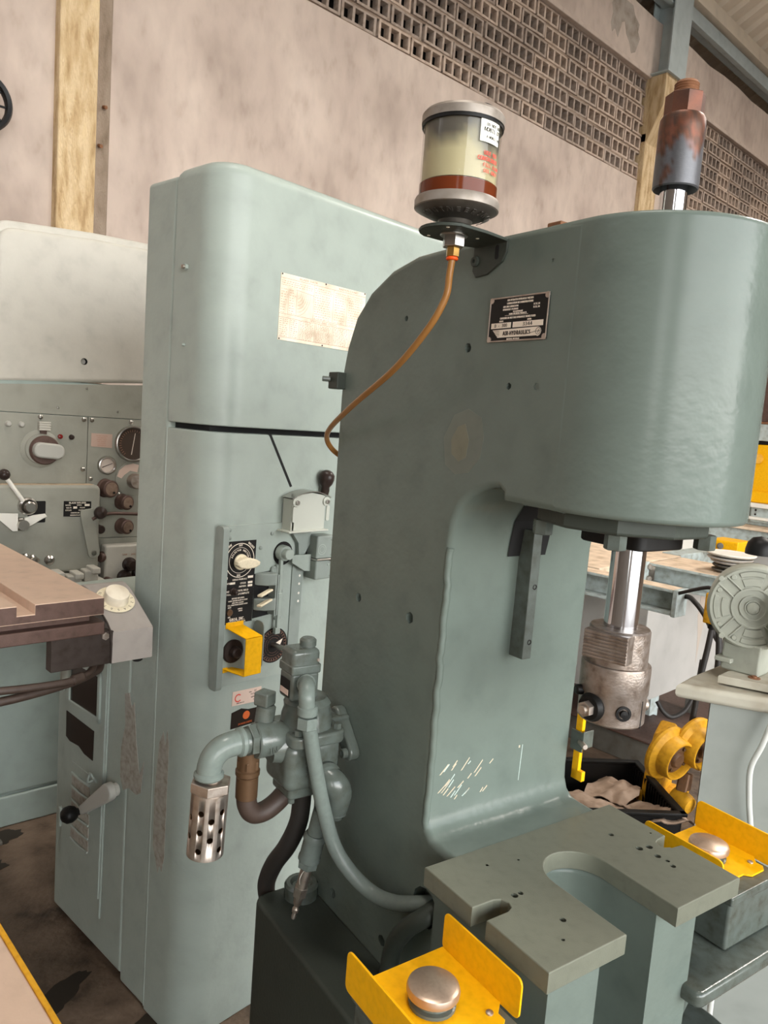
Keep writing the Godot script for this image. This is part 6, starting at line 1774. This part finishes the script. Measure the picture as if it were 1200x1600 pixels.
# ---------- machines on the right ----------
func right_hand_machines() -> void:
	# grinder pedestal with its motor, cable
	var G := thing("grinder_pedestal", "grey machine pedestal with round finned motor end and hanging pale cable, right of the press", "machine", Vector3(2.0, 0, -0.7))
	var top := v2([1.716, 0.757, 1.745, 0.690, 1.80, 0.585, 1.86, 0.46, 2.35, 0.46, 2.35, 0.768, 1.80, 0.765])
	part(G, "pedestal_body", sh().on(pl()).prism(v2([1.764, 0.692, 1.875, 0.50, 2.3, 0.50, 2.3, 0.85, 2.0, 0.78]), 0.0, 0.835, 0.006, 2), "pedestal_side")
	var tp := part(G, "pedestal_top", sh().on(pl()).prism(top, 0.826, 0.862, 0.012, 3, [], 20.0), "pedestal")
	part(tp, "motor_plate", sh().on(pl()).prism(v2([1.796, 0.695, 1.835, 0.590, 1.95, 0.50, 2.2, 0.50, 2.2, 0.705]), 0.866, 0.886, 0.002), "pedestal")
	part(tp, "plate_bolt", sh().on(up(Vector3(1.853, 0.885, -0.635))).lathe([Vector2(0.014, 0), Vector2(0.014, 0.002), Vector2(0.007, 0.0025), Vector2(0.006, 0.006), Vector2(0, 0.006)], 12), "rust")
	# motor: the axis looks towards the camera's left
	var mc := Vector3(1.868, 1.046, -0.664)
	var ax := Vector3(-0.91, 0.10, 0.36).normalized()
	var s := sh().on(up(mc - ax * 0.20, ax)).lathe([Vector2(0, 0), Vector2(0.09, 0), Vector2(0.102, 0.01), Vector2(0.102, 0.185), Vector2(0.0985, 0.196), Vector2(0.093, 0.200), Vector2(0, 0.200)], 48)
	var mo := part(G, "motor", s, "motor")
	var fx := up(mc, ax)
	# a flat frame on the end bell: x to the right, y up
	var ry := (Vector3.UP - ax * ax.y).normalized()
	var E := Transform3D(Basis(ry.cross(ax), ry, ax), mc - ax * 0.0005)
	s = sh().on(E)
	s.on(E * Transform3D(Basis(Vector3.RIGHT, PI / 2), Vector3.ZERO))
	for q in [[0.0945, 0.089], [0.048, 0.044], [0.030, 0.027], [0.018, 0.0155]]:
		s.lathe([Vector2(q[1], 0.0), Vector2(q[1], 0.004), Vector2(q[0], 0.004), Vector2(q[0], 0.0)], 48, 20.0)
	s.on(E)
	for k in 4:
		var an := PI / 4 + PI / 2 * k + 0.12
		for w in [-0.0125, 0.0125]:
			s.on(E * fr(Vector3.ZERO, an)).box(Vector3(0.046, w - 0.0016, 0), Vector3(0.092, w + 0.0016, 0.0045), 0.001)
	part(mo, "raised_ribs", s, "motor")
	s = sh()
	for k in 8:
		var an := TAU * k / 8.0 + 0.12
		if k % 2 == 0:
			for q in [[0.052, 0.070], [0.075, 0.087]]:
				var pts := []
				for i in 7:
					pts.append(Vector2.from_angle(an - 0.34 + 0.68 * i / 6.0) * q[1])
				for i in 7:
					pts.append(Vector2.from_angle(an + 0.34 - 0.68 * i / 6.0) * q[0])
				s.on(E).prism(pts, 0.0, 0.0028, 0.0012)
		else:
			for off in [-0.27, 0.27]:
				s.on(E * up(Vector3(cos(an + off) * 0.083, sin(an + off) * 0.083, 0), Vector3.BACK)).rod(0.0062, 0, 0.004, 0.001, 12)
	part(mo, "raised_pads", s, "motor")
	part(mo, "hub_boss", sh().on(fx).lathe([Vector2(0.014, 0), Vector2(0.014, 0.004), Vector2(0.009, 0.007), Vector2(0, 0.007)], 22), "motor")
	for k in 4:
		var an := PI / 4 + PI / 2 * k + 0.12
		part(mo, "tie_bolt", sh().on(E * up(Vector3(cos(an) * 0.0965, sin(an) * 0.0965, -0.004), Vector3.BACK)).rod(0.0068, 0, 0.010, 0.001, 12), "motor")
	s = sh().on(E).box(Vector3(0.040, -0.085, 0.0), Vector3(0.085, 0.035, 0.05), 0.004)
	part(mo, "terminal_box", s, "motor")
	s = sh().box(Vector3(1.86, 0.885, -0.72), Vector3(2.05, 0.96, -0.63), 0.006)
	s.box(Vector3(1.845, 0.905, -0.73), Vector3(1.95, 0.917, -0.69), 0.003)
	part(G, "motor_foot", s, "motor")
	s = sh().on(up(Vector3(2.06, 1.150, -0.735))).lathe([Vector2(0.035, 0), Vector2(0.035, 0.012), Vector2(0.031, 0.03), Vector2(0.02, 0.043), Vector2(0, 0.048)], 24, 40.0)
	part(mo, "black_dome", s, "black")
	# cable and sleeve
	s = sh().tube([Vector3(1.846, 1.03, -0.565), Vector3(1.842, 0.95, -0.560), Vector3(1.834, 0.905, -0.560), Vector3(1.815, 0.855, -0.563), Vector3(1.800, 0.82, -0.566), Vector3(1.785, 0.76, -0.575), Vector3(1.777, 0.70, -0.590), Vector3(1.782, 0.62, -0.585), Vector3(1.792, 0.55, -0.576), Vector3(1.796, 0.48, -0.570), Vector3(1.786, 0.40, -0.585), Vector3(1.765, 0.25, -0.60), Vector3(1.765, 0.02, -0.60)], 0.0065, 12, 6)
	part(G, "cable", s, "cable")
	s = sh().tube([Vector3(1.838, 0.905, -0.558), Vector3(1.822, 0.855, -0.560)], 0.0088, 12, 1, false)
	part(G, "cable_sleeve", s, "pedestal")
	part(G, "panel_line", sh().on(ID).tube([Vector3(1.7685, 0.50, -0.71), Vector3(1.7685, 0.50, -0.69), Vector3(1.874, 0.485, -0.50)], 0.0012, 6, 1, false), "matt_black")

	# steel beam frame
	var Fm := thing("beam_frame", "blue grey steel frame of channel beams with a dusty table, behind the press ram", "machine frame", Vector3(3.1, 0, -1.7))
	var ch := func(x0: float, x1: float, y0: float, y1: float, z0: float, z1: float) -> Shape:
		var c := sh()
		c.box(Vector3(x0, y1 - 0.012, z0), Vector3(x1, y1, z1), 0.003)
		c.box(Vector3(x0, y0, z0), Vector3(x1, y0 + 0.012, z1), 0.003)
		c.box(Vector3(x1 - 0.02, y0, z0), Vector3(x1, y1, z1), 0.003)
		return c
	var ba := part(Fm, "channel_beam", ch.call(2.850, 2.935, 0.748, 0.850, -2.3, -1.30), "frame_blue")
	part(ba, "end_cap", sh().box(Vector3(2.846, 0.744, -1.315), Vector3(2.938, 0.853, -1.294), 0.004, 2), "frame_blue")
	part(ba, "dusty_lit_flange", sh().box(Vector3(2.852, 0.8495, -2.3), Vector3(2.934, 0.8515, -1.30), 0.0), "dusty_lit_top")
	var bb := part(Fm, "channel_beam", ch.call(3.375, 3.46, 0.748, 0.850, -1.69, -1.10), "frame_blue")
	part(bb, "dusty_lit_flange", sh().box(Vector3(3.378, 0.8495, -1.69), Vector3(3.72, 0.8515, -1.12), 0.0), "dusty_lit_top")
	var ep := part(Fm, "end_plate", sh().box(Vector3(3.32, 0.745, -1.72), Vector3(3.385, 0.855, -1.69), 0.003), "frame_blue")
	for y in [0.775, 0.832]:
		part(ep, "hex_bolt", sh().on(up(Vector3(3.375, y, -1.69), Vector3(-0.3, 0, 1))).hex(0.014, 0, 0.016), "nickel")
	part(Fm, "table_slab", sh().box(Vector3(2.95, 0.82, -2.6), Vector3(3.9, 0.856, -1.70), 0.004), "dusty_lit_top")
	part(Fm, "cross_beam", sh().box(Vector3(3.72, 0.77, -1.80), Vector3(4.25, 0.862, -1.70), 0.004), "frame_blue")
	part(Fm, "leg", sh().box(Vector3(2.86, 0.0, -2.28), Vector3(2.94, 0.75, -2.20), 0.004), "frame_blue")
	part(Fm, "leg", sh().box(Vector3(3.38, 0.0, -1.68), Vector3(3.46, 0.75, -1.60), 0.004), "frame_blue")

	# sheet metal cabinet under it
	var K := thing("metal_cabinet", "plain grey sheet metal cabinet standing below the blue grey beams", "cabinet", Vector3(3.5, 0, -1.8))
	part(K, "body", sh().box(Vector3(3.10, 0.26, -2.3), Vector3(3.95, 0.735, -1.53), 0.004), "cabinet")
	part(K, "leg", sh().box(Vector3(3.22, 0.12, -1.62), Vector3(3.25, 0.27, -1.59), 0.002), "white_metal")
	part(K, "leg", sh().box(Vector3(3.80, 0.0, -1.62), Vector3(3.84, 0.27, -1.58), 0.002), "cabinet_low")
	part(K, "leg", sh().box(Vector3(3.12, 0.124, -2.28), Vector3(3.16, 0.27, -2.24), 0.002), "cabinet_low")
	part(K, "leg", sh().box(Vector3(3.80, 0.0, -2.28), Vector3(3.84, 0.27, -2.24), 0.002), "cabinet_low")
	part(K, "rivet", sh().on(up(Vector3(3.13, 0.30, -1.53), Vector3.BACK)).rod(0.008, 0, 0.003, 0.001, 10), "bakelite")
	var stn := part(K, "rust_streak", sh().on(fr(Vector3(0, 0, -1.53))).prism(v2([3.62, 0.73, 3.68, 0.73, 3.70, 0.60, 3.67, 0.48, 3.65, 0.36, 3.635, 0.50, 3.61, 0.60]), -0.001, 0.0008), "rust_tint")
	var Q := thing("steel_plinth", "low dark grey steel plinth on the floor below the grey cabinet", "plinth", Vector3(3.4, 0, -2.0))
	s = sh().box(Vector3(3.08, 0.0, -2.8), Vector3(3.40, 0.118, -1.435), 0.004)
	part(Q, "body", s, "cabinet_low")
	s = sh().box(Vector3(3.07, 0.114, -2.8), Vector3(3.42, 0.124, -1.425), 0.003)
	part(Q, "lip", s, "table_edge")
	var Q2 := thing("floor_pan", "wide rusty brown steel floor pan behind the low plinth", "pan", Vector3(4.0, 0, -1.4))
	part(Q2, "tray", sh().box(Vector3(3.45, 0.0, -2.9), Vector3(5.2, 0.05, -0.9), 0.006), "table_edge")
	part(Q2, "upstand", sh().box(Vector3(5.14, 0.05, -2.9), Vector3(5.2, 0.42, -0.9), 0.006), "cabinet_low")

	# white cabinet behind the frame
	var Wc := thing("white_cabinet", "off-white cabinet side with a bolt, behind the blue grey beams", "cabinet", Vector3(4.7, 0, -2.4))
	part(Wc, "body", sh().box(Vector3(4.50, 0.0, -3.2), Vector3(5.10, 0.98, -2.2), 0.006), "white_metal")
	part(Wc, "bolt", sh().on(up(Vector3(4.90, 0.70, -2.2), Vector3.BACK)).hex(0.022, 0, 0.03), "nickel")
	part(Wc, "frame_end", sh().box(Vector3(4.30, 0.66, -2.6), Vector3(4.50, 0.80, -2.3), 0.005), "frame_blue")

	# stack of discs on the frame
	for i in 5:
		var dsc := thing("grinding_disc", ["lowest and dustiest disc of the stack beside the motor", "second disc from the bottom of the stack beside the motor", "middle disc of the stack beside the motor", "second disc from the top of the stack beside the motor", "topmost pale disc of the stack beside the motor"][i], "disc", Vector3(3.535 + 0.010 * ((i * 7) % 3), 0.852 + 0.0185 * i, -1.385), 0.0, "stack of discs by the motor")
		var rr := 0.075 + 0.008 * i - (0.006 if i == 1 else 0.0)
		var bse: Vector3 = bases[dsc]
		part(dsc, "disc", sh().on(up(bse)).lathe([Vector2(0, 0.002), Vector2(rr - 0.02, 0.001), Vector2(rr - 0.006, 0.006), Vector2(rr, 0.012), Vector2(rr - 0.002, 0.0145), Vector2(rr - 0.014, 0.0125), Vector2(0, 0.0165)], 32), "white_metal" if i == 4 else "cabinet_low" if i < 2 else "cabinet")

	# yellow control box behind the discs
	var yb := thing("yellow_box", "small yellow control box behind the stack of discs", "box", Vector3(4.0, 0.86, -1.60))
	part(yb, "body", sh().box(Vector3(3.935, 0.875, -1.66), Vector3(4.10, 0.945, -1.51), 0.008, 2), "yellow")
	part(yb, "knob", sh().on(up(Vector3(3.935, 0.915, -1.60), Vector3(-1, 0, 0.5))).rod(0.016, 0, 0.02, 0.004, 14), "cabinet_low")
	part(yb, "bracket", sh().box(Vector3(3.95, 0.862, -1.64), Vector3(4.08, 0.878, -1.53), 0.004), "frame_blue")
	# hanging pendant box and black hoses
	var pb := thing("pendant_box", "yellow pendant control box hanging between the beams and the round motor", "box", Vector3(2.785, 0.0, -1.12))
	part(pb, "body", sh().box(Vector3(2.768, 0.772, -1.155), Vector3(2.825, 0.885, -1.095), 0.006, 2), "yellow_worn")
	part(pb, "gland", sh().on(up(Vector3(2.79, 0.772, -1.125), Vector3.DOWN)).rod(0.016, 0, 0.02, 0.003, 14), "black")
	part(pb, "cable", sh().tube([Vector3(2.79, 0.755, -1.125), Vector3(2.783, 0.68, -1.128), Vector3(2.768, 0.55, -1.135), Vector3(2.75, 0.3, -1.14), Vector3(2.75, 0.0, -1.14)], 0.011, 10, 4), "rubber")
	part(pb, "hanger", sh().tube([Vector3(2.795, 0.88, -1.125), Vector3(2.80, 0.90, -1.16), Vector3(2.86, 0.84, -1.30)], 0.007, 8, 4), "rubber")
	tube_thing("black_hose", "black hose arching from the beam end down behind the pedestal", "hose", [Vector3(2.945, 0.80, -1.36), Vector3(2.915, 0.825, -1.285), Vector3(2.880, 0.815, -1.235), Vector3(2.895, 0.777, -1.205), Vector3(2.915, 0.723, -1.177), Vector3(2.937, 0.668, -1.147), Vector3(2.965, 0.652, -1.118), Vector3(3.02, 0.655, -1.08)], 0.010, "rubber")
	tube_thing("black_hose", "upright black hose right of the pendant box beside the motor", "hose", [Vector3(2.715, 0.86, -1.085), Vector3(2.708, 0.773, -1.068), Vector3(2.703, 0.661, -1.053), Vector3(2.70, 0.4, -1.05), Vector3(2.70, 0.0, -1.05)], 0.011, "rubber")
	tube_thing("floor_cable", "black cable loop hanging under the grey cabinet", "cable", [Vector3(3.12, 0.30, -1.45), Vector3(3.125, 0.262, -1.42), Vector3(3.15, 0.243, -1.39), Vector3(3.187, 0.269, -1.359), Vector3(3.213, 0.318, -1.343), Vector3(3.23, 0.37, -1.334), Vector3(3.24, 0.5, -1.33)], 0.010, "rubber")

	# black crate on the floor with rags
	var cr := thing("plastic_crate", "black plastic crate on the floor behind the press table", "crate", Vector3(1.096, 0, -2.599), -39.0)
	var cb: Vector3 = bases[cr]
	var at := func(x: float, y: float, z: float) -> Vector3: return cb + Vector3(x, y, z)
	for q in [[-0.22, -0.20, 0.22, -0.187], [-0.22, 0.187, 0.22, 0.20], [-0.22, -0.20, -0.207, 0.20], [0.207, -0.20, 0.22, 0.20]]:
		part(cr, "side_wall", sh().box(at.call(q[0], 0.01, q[1]), at.call(q[2], 0.15, q[3]), 0.004), "black")
	part(cr, "bottom", sh().box(at.call(-0.21, 0.005, -0.19), at.call(0.21, 0.02, 0.19), 0.003), "black")
	s = sh()
	for q in [[-0.232, -0.212, 0.232, -0.185], [-0.232, 0.185, 0.232, 0.212], [-0.232, -0.212, -0.205, 0.212], [0.205, -0.212, 0.232, 0.212]]:
		s.box(at.call(q[0], 0.143, q[1]), at.call(q[2], 0.156, q[3]), 0.004)
	part(cr, "rim", s, "black")
	for i in 7:
		part(cr, "rib", sh().box(at.call(-0.227, 0.02 + 0.017 * i, -0.2), at.call(-0.219, 0.028 + 0.017 * i, 0.2), 0.002), "black")
	for i in 18:
		part(cr, "rib", sh().box(at.call(0.200, 0.02, -0.18 + 0.0205 * i), at.call(0.207, 0.143, -0.174 + 0.0205 * i), 0.001), "black")
	for k in 3:
		var q: Array = [[2.50, -1.27, 0.165, 0.3], [2.60, -1.34, 0.10, 1.4], [2.54, -1.13, 0.11, 2.3]][k]
		var rg := thing("shop_rag", ["large creased brown cloth lying on top in the black crate", "folded pale cloth at the back of the black crate", "small crumpled cloth at the right of the black crate"][k], "rag", Vector3(q[0], 0.09, q[1]), 0.0, "rags in the black crate")
		var nz := noise(5.0, 40 + k, 3)
		s = sh()
		var N := 22
		var P := []
		for i in N + 1:
			var row := []
			for j in N + 1:
				var u := (float(i) / N - 0.5) * 2.0
				var v := (float(j) / N - 0.5) * 2.0
				var p: Vector2 = Vector2(u * (1.0 - 0.25 * absf(v)), v * (0.8 + 0.2 * u * u)).rotated(q[3]) * q[2]
				var h := 0.085 + 0.018 * k + nz.get_noise_2d(p.x * 0.7, p.y * 0.4) * 0.045 + absf(nz.get_noise_2d(p.x * 0.9 + 3.0, p.y * 1.6)) * 0.025 - (u * u + v * v) * 0.012 - 0.005
				row.append(Vector3(q[0] + p.x, h, q[1] + p.y))
			P.append(row)
		for i in N:
			for j in N:
				var nn: Vector3 = (P[i][j + 1] - P[i][j]).cross(P[i + 1][j] - P[i][j]).normalized()
				if nn.y < 0:
					nn = -nn
				s.quad(P[i][j], P[i + 1][j], P[i + 1][j + 1], P[i][j + 1], rag_normal(P, i, j), rag_normal(P, i + 1, j), rag_normal(P, i + 1, j + 1), rag_normal(P, i, j + 1))
				s.flat(P[i][j] - nn * 0.003, P[i + 1][j] - nn * 0.003, P[i + 1][j + 1] - nn * 0.003, P[i][j + 1] - nn * 0.003, -nn)
		part(rg, "cloth", s, "cloth")
	# yellow trolley wheels
	var T := thing("trolley_wheels", "pair of yellow flanged trolley wheels with brown hubs in a yellow casting", "wheels", Vector3(2.72, 0, -1.0))
	var wd := Vector3(-0.22, -0.14, 0.95).normalized()
	for c in [Vector3(2.634, 0.287, -1.125), Vector3(2.735, 0.315, -1.075)]:
		var wx := up(c, wd)
		s = sh().on(wx).lathe([Vector2(0.02, -0.062), Vector2(0.092, -0.062), Vector2(0.103, -0.057), Vector2(0.105, -0.048), Vector2(0.101, -0.038), Vector2(0.080, -0.026), Vector2(0.074, 0.014), Vector2(0.071, 0.018), Vector2(0.066, 0.018), Vector2(0.063, 0.012), Vector2(0.061, -0.012), Vector2(0.0, -0.014)], 44, 30.0)
		var wl := part(T, "wheel", s, "yellow_worn")
		s = sh().on(wx).lathe([Vector2(0.060, -0.014), Vector2(0.055, -0.004), Vector2(0.044, 0.0), Vector2(0.032, 0.0), Vector2(0.027, 0.009), Vector2(0.023, 0.012), Vector2(0, 0.012)], 30)
		part(wl, "hub", s, "hub")
		s = sh()
		for k in 4:
			var an := TAU * k / 4 + 0.5
			s.on(wx * Transform3D(Basis(), Vector3(cos(an) * 0.044, -0.001, sin(an) * 0.044))).rod(0.0065, 0, 0.008, 0.001, 8)
		part(wl, "hub_bolt", s, "brown_brass")
	s = sh().on(Transform3D(Basis(Vector3.UP, 0.2), Vector3(2.70, 0, -1.17)))
	s.prism(v2([0.0, 0.10, 0.03, 0.0, 0.18, 0.0, 0.20, 0.16, 0.17, 0.33, 0.09, 0.30, 0.03, 0.22]), -0.10, -0.03, 0.012, 2)
	s.box(Vector3(0.01, 0.0, -0.12), Vector3(0.18, 0.09, 0.04), 0.015, 2)
	part(T, "casting", s, "yellow_worn")
	part(T, "pivot_boss", sh().on(up(Vector3(2.70, 0.11, -1.10), wd)).lathe([Vector2(0.04, -0.05), Vector2(0.036, 0.0), Vector2(0.03, 0.02), Vector2(0.02, 0.024), Vector2(0, 0.024)], 18, 40.0), "yellow_worn")
	part(T, "rusty_link", sh().on(Transform3D(Basis(Vector3.UP, 0.2), Vector3(2.68, 0, -1.10))).prism(v2([-0.03, 0.17, 0.05, 0.15, 0.06, 0.21, 0.0, 0.23]), -0.03, 0.01, 0.008, 2), "hub")

	# far machine at the right edge: beams, yellow slide, steel flask
	var Y := thing("yellow_slide_machine", "distant machine with yellow slide on grey beams at the right edge", "machine", Vector3(5.5, 0, -1.9))
	var bar := func(n: String, y0: float, y1: float, m: String, x0 := 5.20) -> void:
		part(Y, n, sh().box(Vector3(x0, y0, -2.9), Vector3(6.2, y1, -1.1), 0.006), m)
	bar.call("dark_guard", 1.60, 2.2, "table_edge", 5.24)
	bar.call("rust_strip", 1.585, 1.60, "rust")
	bar.call("upper_beam", 1.477, 1.585, "frame_blue")
	bar.call("dark_slot", 1.452, 1.477, "black", 5.22)
	bar.call("backing", 1.05, 1.455, "frame_blue", 5.36)
	var ys := part(Y, "yellow_slide", sh().box(Vector3(5.20, 1.09, -1.965), Vector3(5.40, 1.452, -1.62), 0.015, 2), "yellow")
	part(ys, "slide_foot", sh().box(Vector3(5.16, 1.075, -2.02), Vector3(5.40, 1.15, -1.60), 0.012, 2), "yellow")
	part(ys, "slide_bar", sh().box(Vector3(5.18, 1.24, -2.03), Vector3(5.22, 1.44, -1.985), 0.006, 2), "yellow")
	part(ys, "boss", sh().on(up(Vector3(5.20, 1.36, -1.95), Vector3(-1, 0, 0.6))).rod(0.035, 0, 0.03, 0.005, 16), "yellow_worn")
	bar.call("bed_rail", 1.045, 1.075, "white_metal", 5.12)
	bar.call("bed_beam", 0.985, 1.045, "frame_blue")
	bar.call("rail", 0.965, 0.985, "white_metal", 5.14)
	bar.call("middle_beam", 0.925, 0.965, "frame_blue")
	bar.call("painted_lit_rail", 0.905, 0.925, "dusty_lit_top", 5.02)  # pale colour stands for light falling on this rail
	bar.call("lower_beam", 0.80, 0.905, "frame_blue", 5.08)
	bar.call("base", 0.0, 0.80, "cabinet", 5.25)
	var dp := part(Y, "drilled_plate", sh().box(Vector3(5.16, 0.95, -1.93), Vector3(5.20, 1.05, -1.80), 0.006), "frame_blue")
	for i in 3:
		part(dp, "bolt_hole", sh().on(up(Vector3(5.16, 0.972 + 0.028 * i, -1.90), Vector3.LEFT)).rod(0.007, 0, 0.002, 0.0005, 10), "bakelite")
	var can := thing("steel_flask", "small steel flask with a dark band standing beside the yellow slide", "flask", Vector3(5.155, 1.075, -2.10))
	s = sh().on(up(Vector3(5.155, 1.075, -2.10))).lathe([Vector2(0, 0), Vector2(0.050, 0), Vector2(0.055, 0.01), Vector2(0.054, 0.05), Vector2(0.042, 0.10), Vector2(0.030, 0.14), Vector2(0.026, 0.18), Vector2(0.019, 0.21), Vector2(0.017, 0.235), Vector2(0, 0.24)], 24)
	part(can, "body", s, "steel")
	part(can, "dark_band", sh().on(up(Vector3(5.155, 1.075, -2.10))).lathe([Vector2(0.0435, 0.10), Vector2(0.0315, 0.14), Vector2(0.0275, 0.18)], 24), "black")
	var pp := thing("paper_stack", "small stack of white papers on the rail in front of the steel flask", "papers", Vector3(5.15, 1.075, -1.99))
	for i in 4:
		part(pp, "sheet", sh().box(Vector3(5.125 + 0.006 * i, 1.076 + 0.014 * i, -2.02), Vector3(5.185, 1.088 + 0.014 * i, -1.955), 0.001), "sticker")


func tube_thing(n: String, label: String, cat: String, pts: Array, r: float, m: String) -> void:
	var T := thing(n, label, cat, pts[-1])
	part(T, "hose_run", sh().tube(pts, r, 12, 6), m)


# ---------- odds and ends ----------
func small_things() -> void:
	# machine table corner close to the camera, with a yellow edge
	var T := thing("machine_table", "brown metal table corner with a yellow painted edge at the lower left", "table", Vector3(0.1, 0, -0.6))
	part(T, "table_top", sh().box(Vector3(-0.7, 0.76, -1.3), Vector3(0.268, 0.80, 0.0), 0.003), "table_iron")
	part(T, "yellow_edge", sh().box(Vector3(0.2675, 0.762, -1.3), Vector3(0.2735, 0.8015, 0.0), 0.0015), "yellow_worn")
	part(T, "table_base", sh().box(Vector3(-0.6, 0.0, -1.2), Vector3(0.0, 0.76, -0.1), 0.01), "contour_low")
	# black fan on the wall
	var c := Vector3(0.955, 2.565, -3.50)
	var Fn := thing("wall_fan", "black round fan guard on the plaster wall at the far left", "fan", c)
	var s := sh().on(up(c, Vector3.BACK))
	s.lathe([Vector2(0.098, -0.02), Vector2(0.112, -0.024), Vector2(0.120, -0.01), Vector2(0.120, 0.01), Vector2(0.112, 0.024), Vector2(0.098, 0.02), Vector2(0.094, 0.0), Vector2(0.098, -0.02)], 44, 50.0)
	part(Fn, "guard_ring", s, "fan_black")
	s = sh().on(up(c, Vector3.BACK)).lathe([Vector2(0.062, -0.006), Vector2(0.068, 0.0), Vector2(0.062, 0.006), Vector2(0.056, 0.0), Vector2(0.062, -0.006)], 36, 50.0)
	part(Fn, "inner_ring", s, "fan_black")
	for k in 10:
		part(Fn, "spoke", sh().on(Transform3D(Basis(Vector3.BACK, TAU * k / 10), c)).box(Vector3(0.02, -0.004, -0.004), Vector3(0.10, 0.004, 0.004), 0.001), "fan_black")
	part(Fn, "hub", sh().on(up(c, Vector3.BACK)).lathe([Vector2(0, -0.09), Vector2(0.026, -0.09), Vector2(0.026, 0.01), Vector2(0.02, 0.018), Vector2(0, 0.018)], 22), "fan_black")
	# oil stains on the floor
	var fl := get_node("floor")
	for q in [[0.60, -1.66, 0.13, 0.045, 0.35], [0.50, -2.28, 0.22, 0.06, 0.12], [0.70, -1.35, 0.13, 0.07, 0.9], [0.72, -2.45, 0.10, 0.05, 0.0]]:
		var pts := []
		var nz := noise(0.6, int(q[0] * 100), 3)
		for i in 48:
			var an := TAU * i / 48.0
			var k := 1.0 + nz.get_noise_2d(cos(an) * 1.5, sin(an) * 1.5) * 0.55
			pts.append(Vector2(q[0], -q[1]) + (Vector2(cos(an) * q[2], sin(an) * q[3]) * k).rotated(q[4]))
		part(fl, "oil_stain", sh().on(pl()).prism(pts, -0.001, 0.0012), "oil_stain")
	var st := thing("wood_strip", "thin grey strip lying on the floor along the contour saw plinth", "strip", Vector3(0.5, 0, -2.38), 2.0)
	part(st, "strip", sh().box(Vector3(0.2, 0.0, -2.40), Vector3(0.83, 0.012, -2.375), 0.002), "cabinet_low")


func rag_normal(P: Array, i: int, j: int) -> Vector3:
	var m := P.size() - 1
	var a: Vector3 = P[mini(i + 1, m)][j] - P[maxi(i - 1, 0)][j]
	var b: Vector3 = P[i][mini(j + 1, m)] - P[i][maxi(j - 1, 0)]
	var n := b.cross(a).normalized()
	return n if n.y > 0.0 else -n
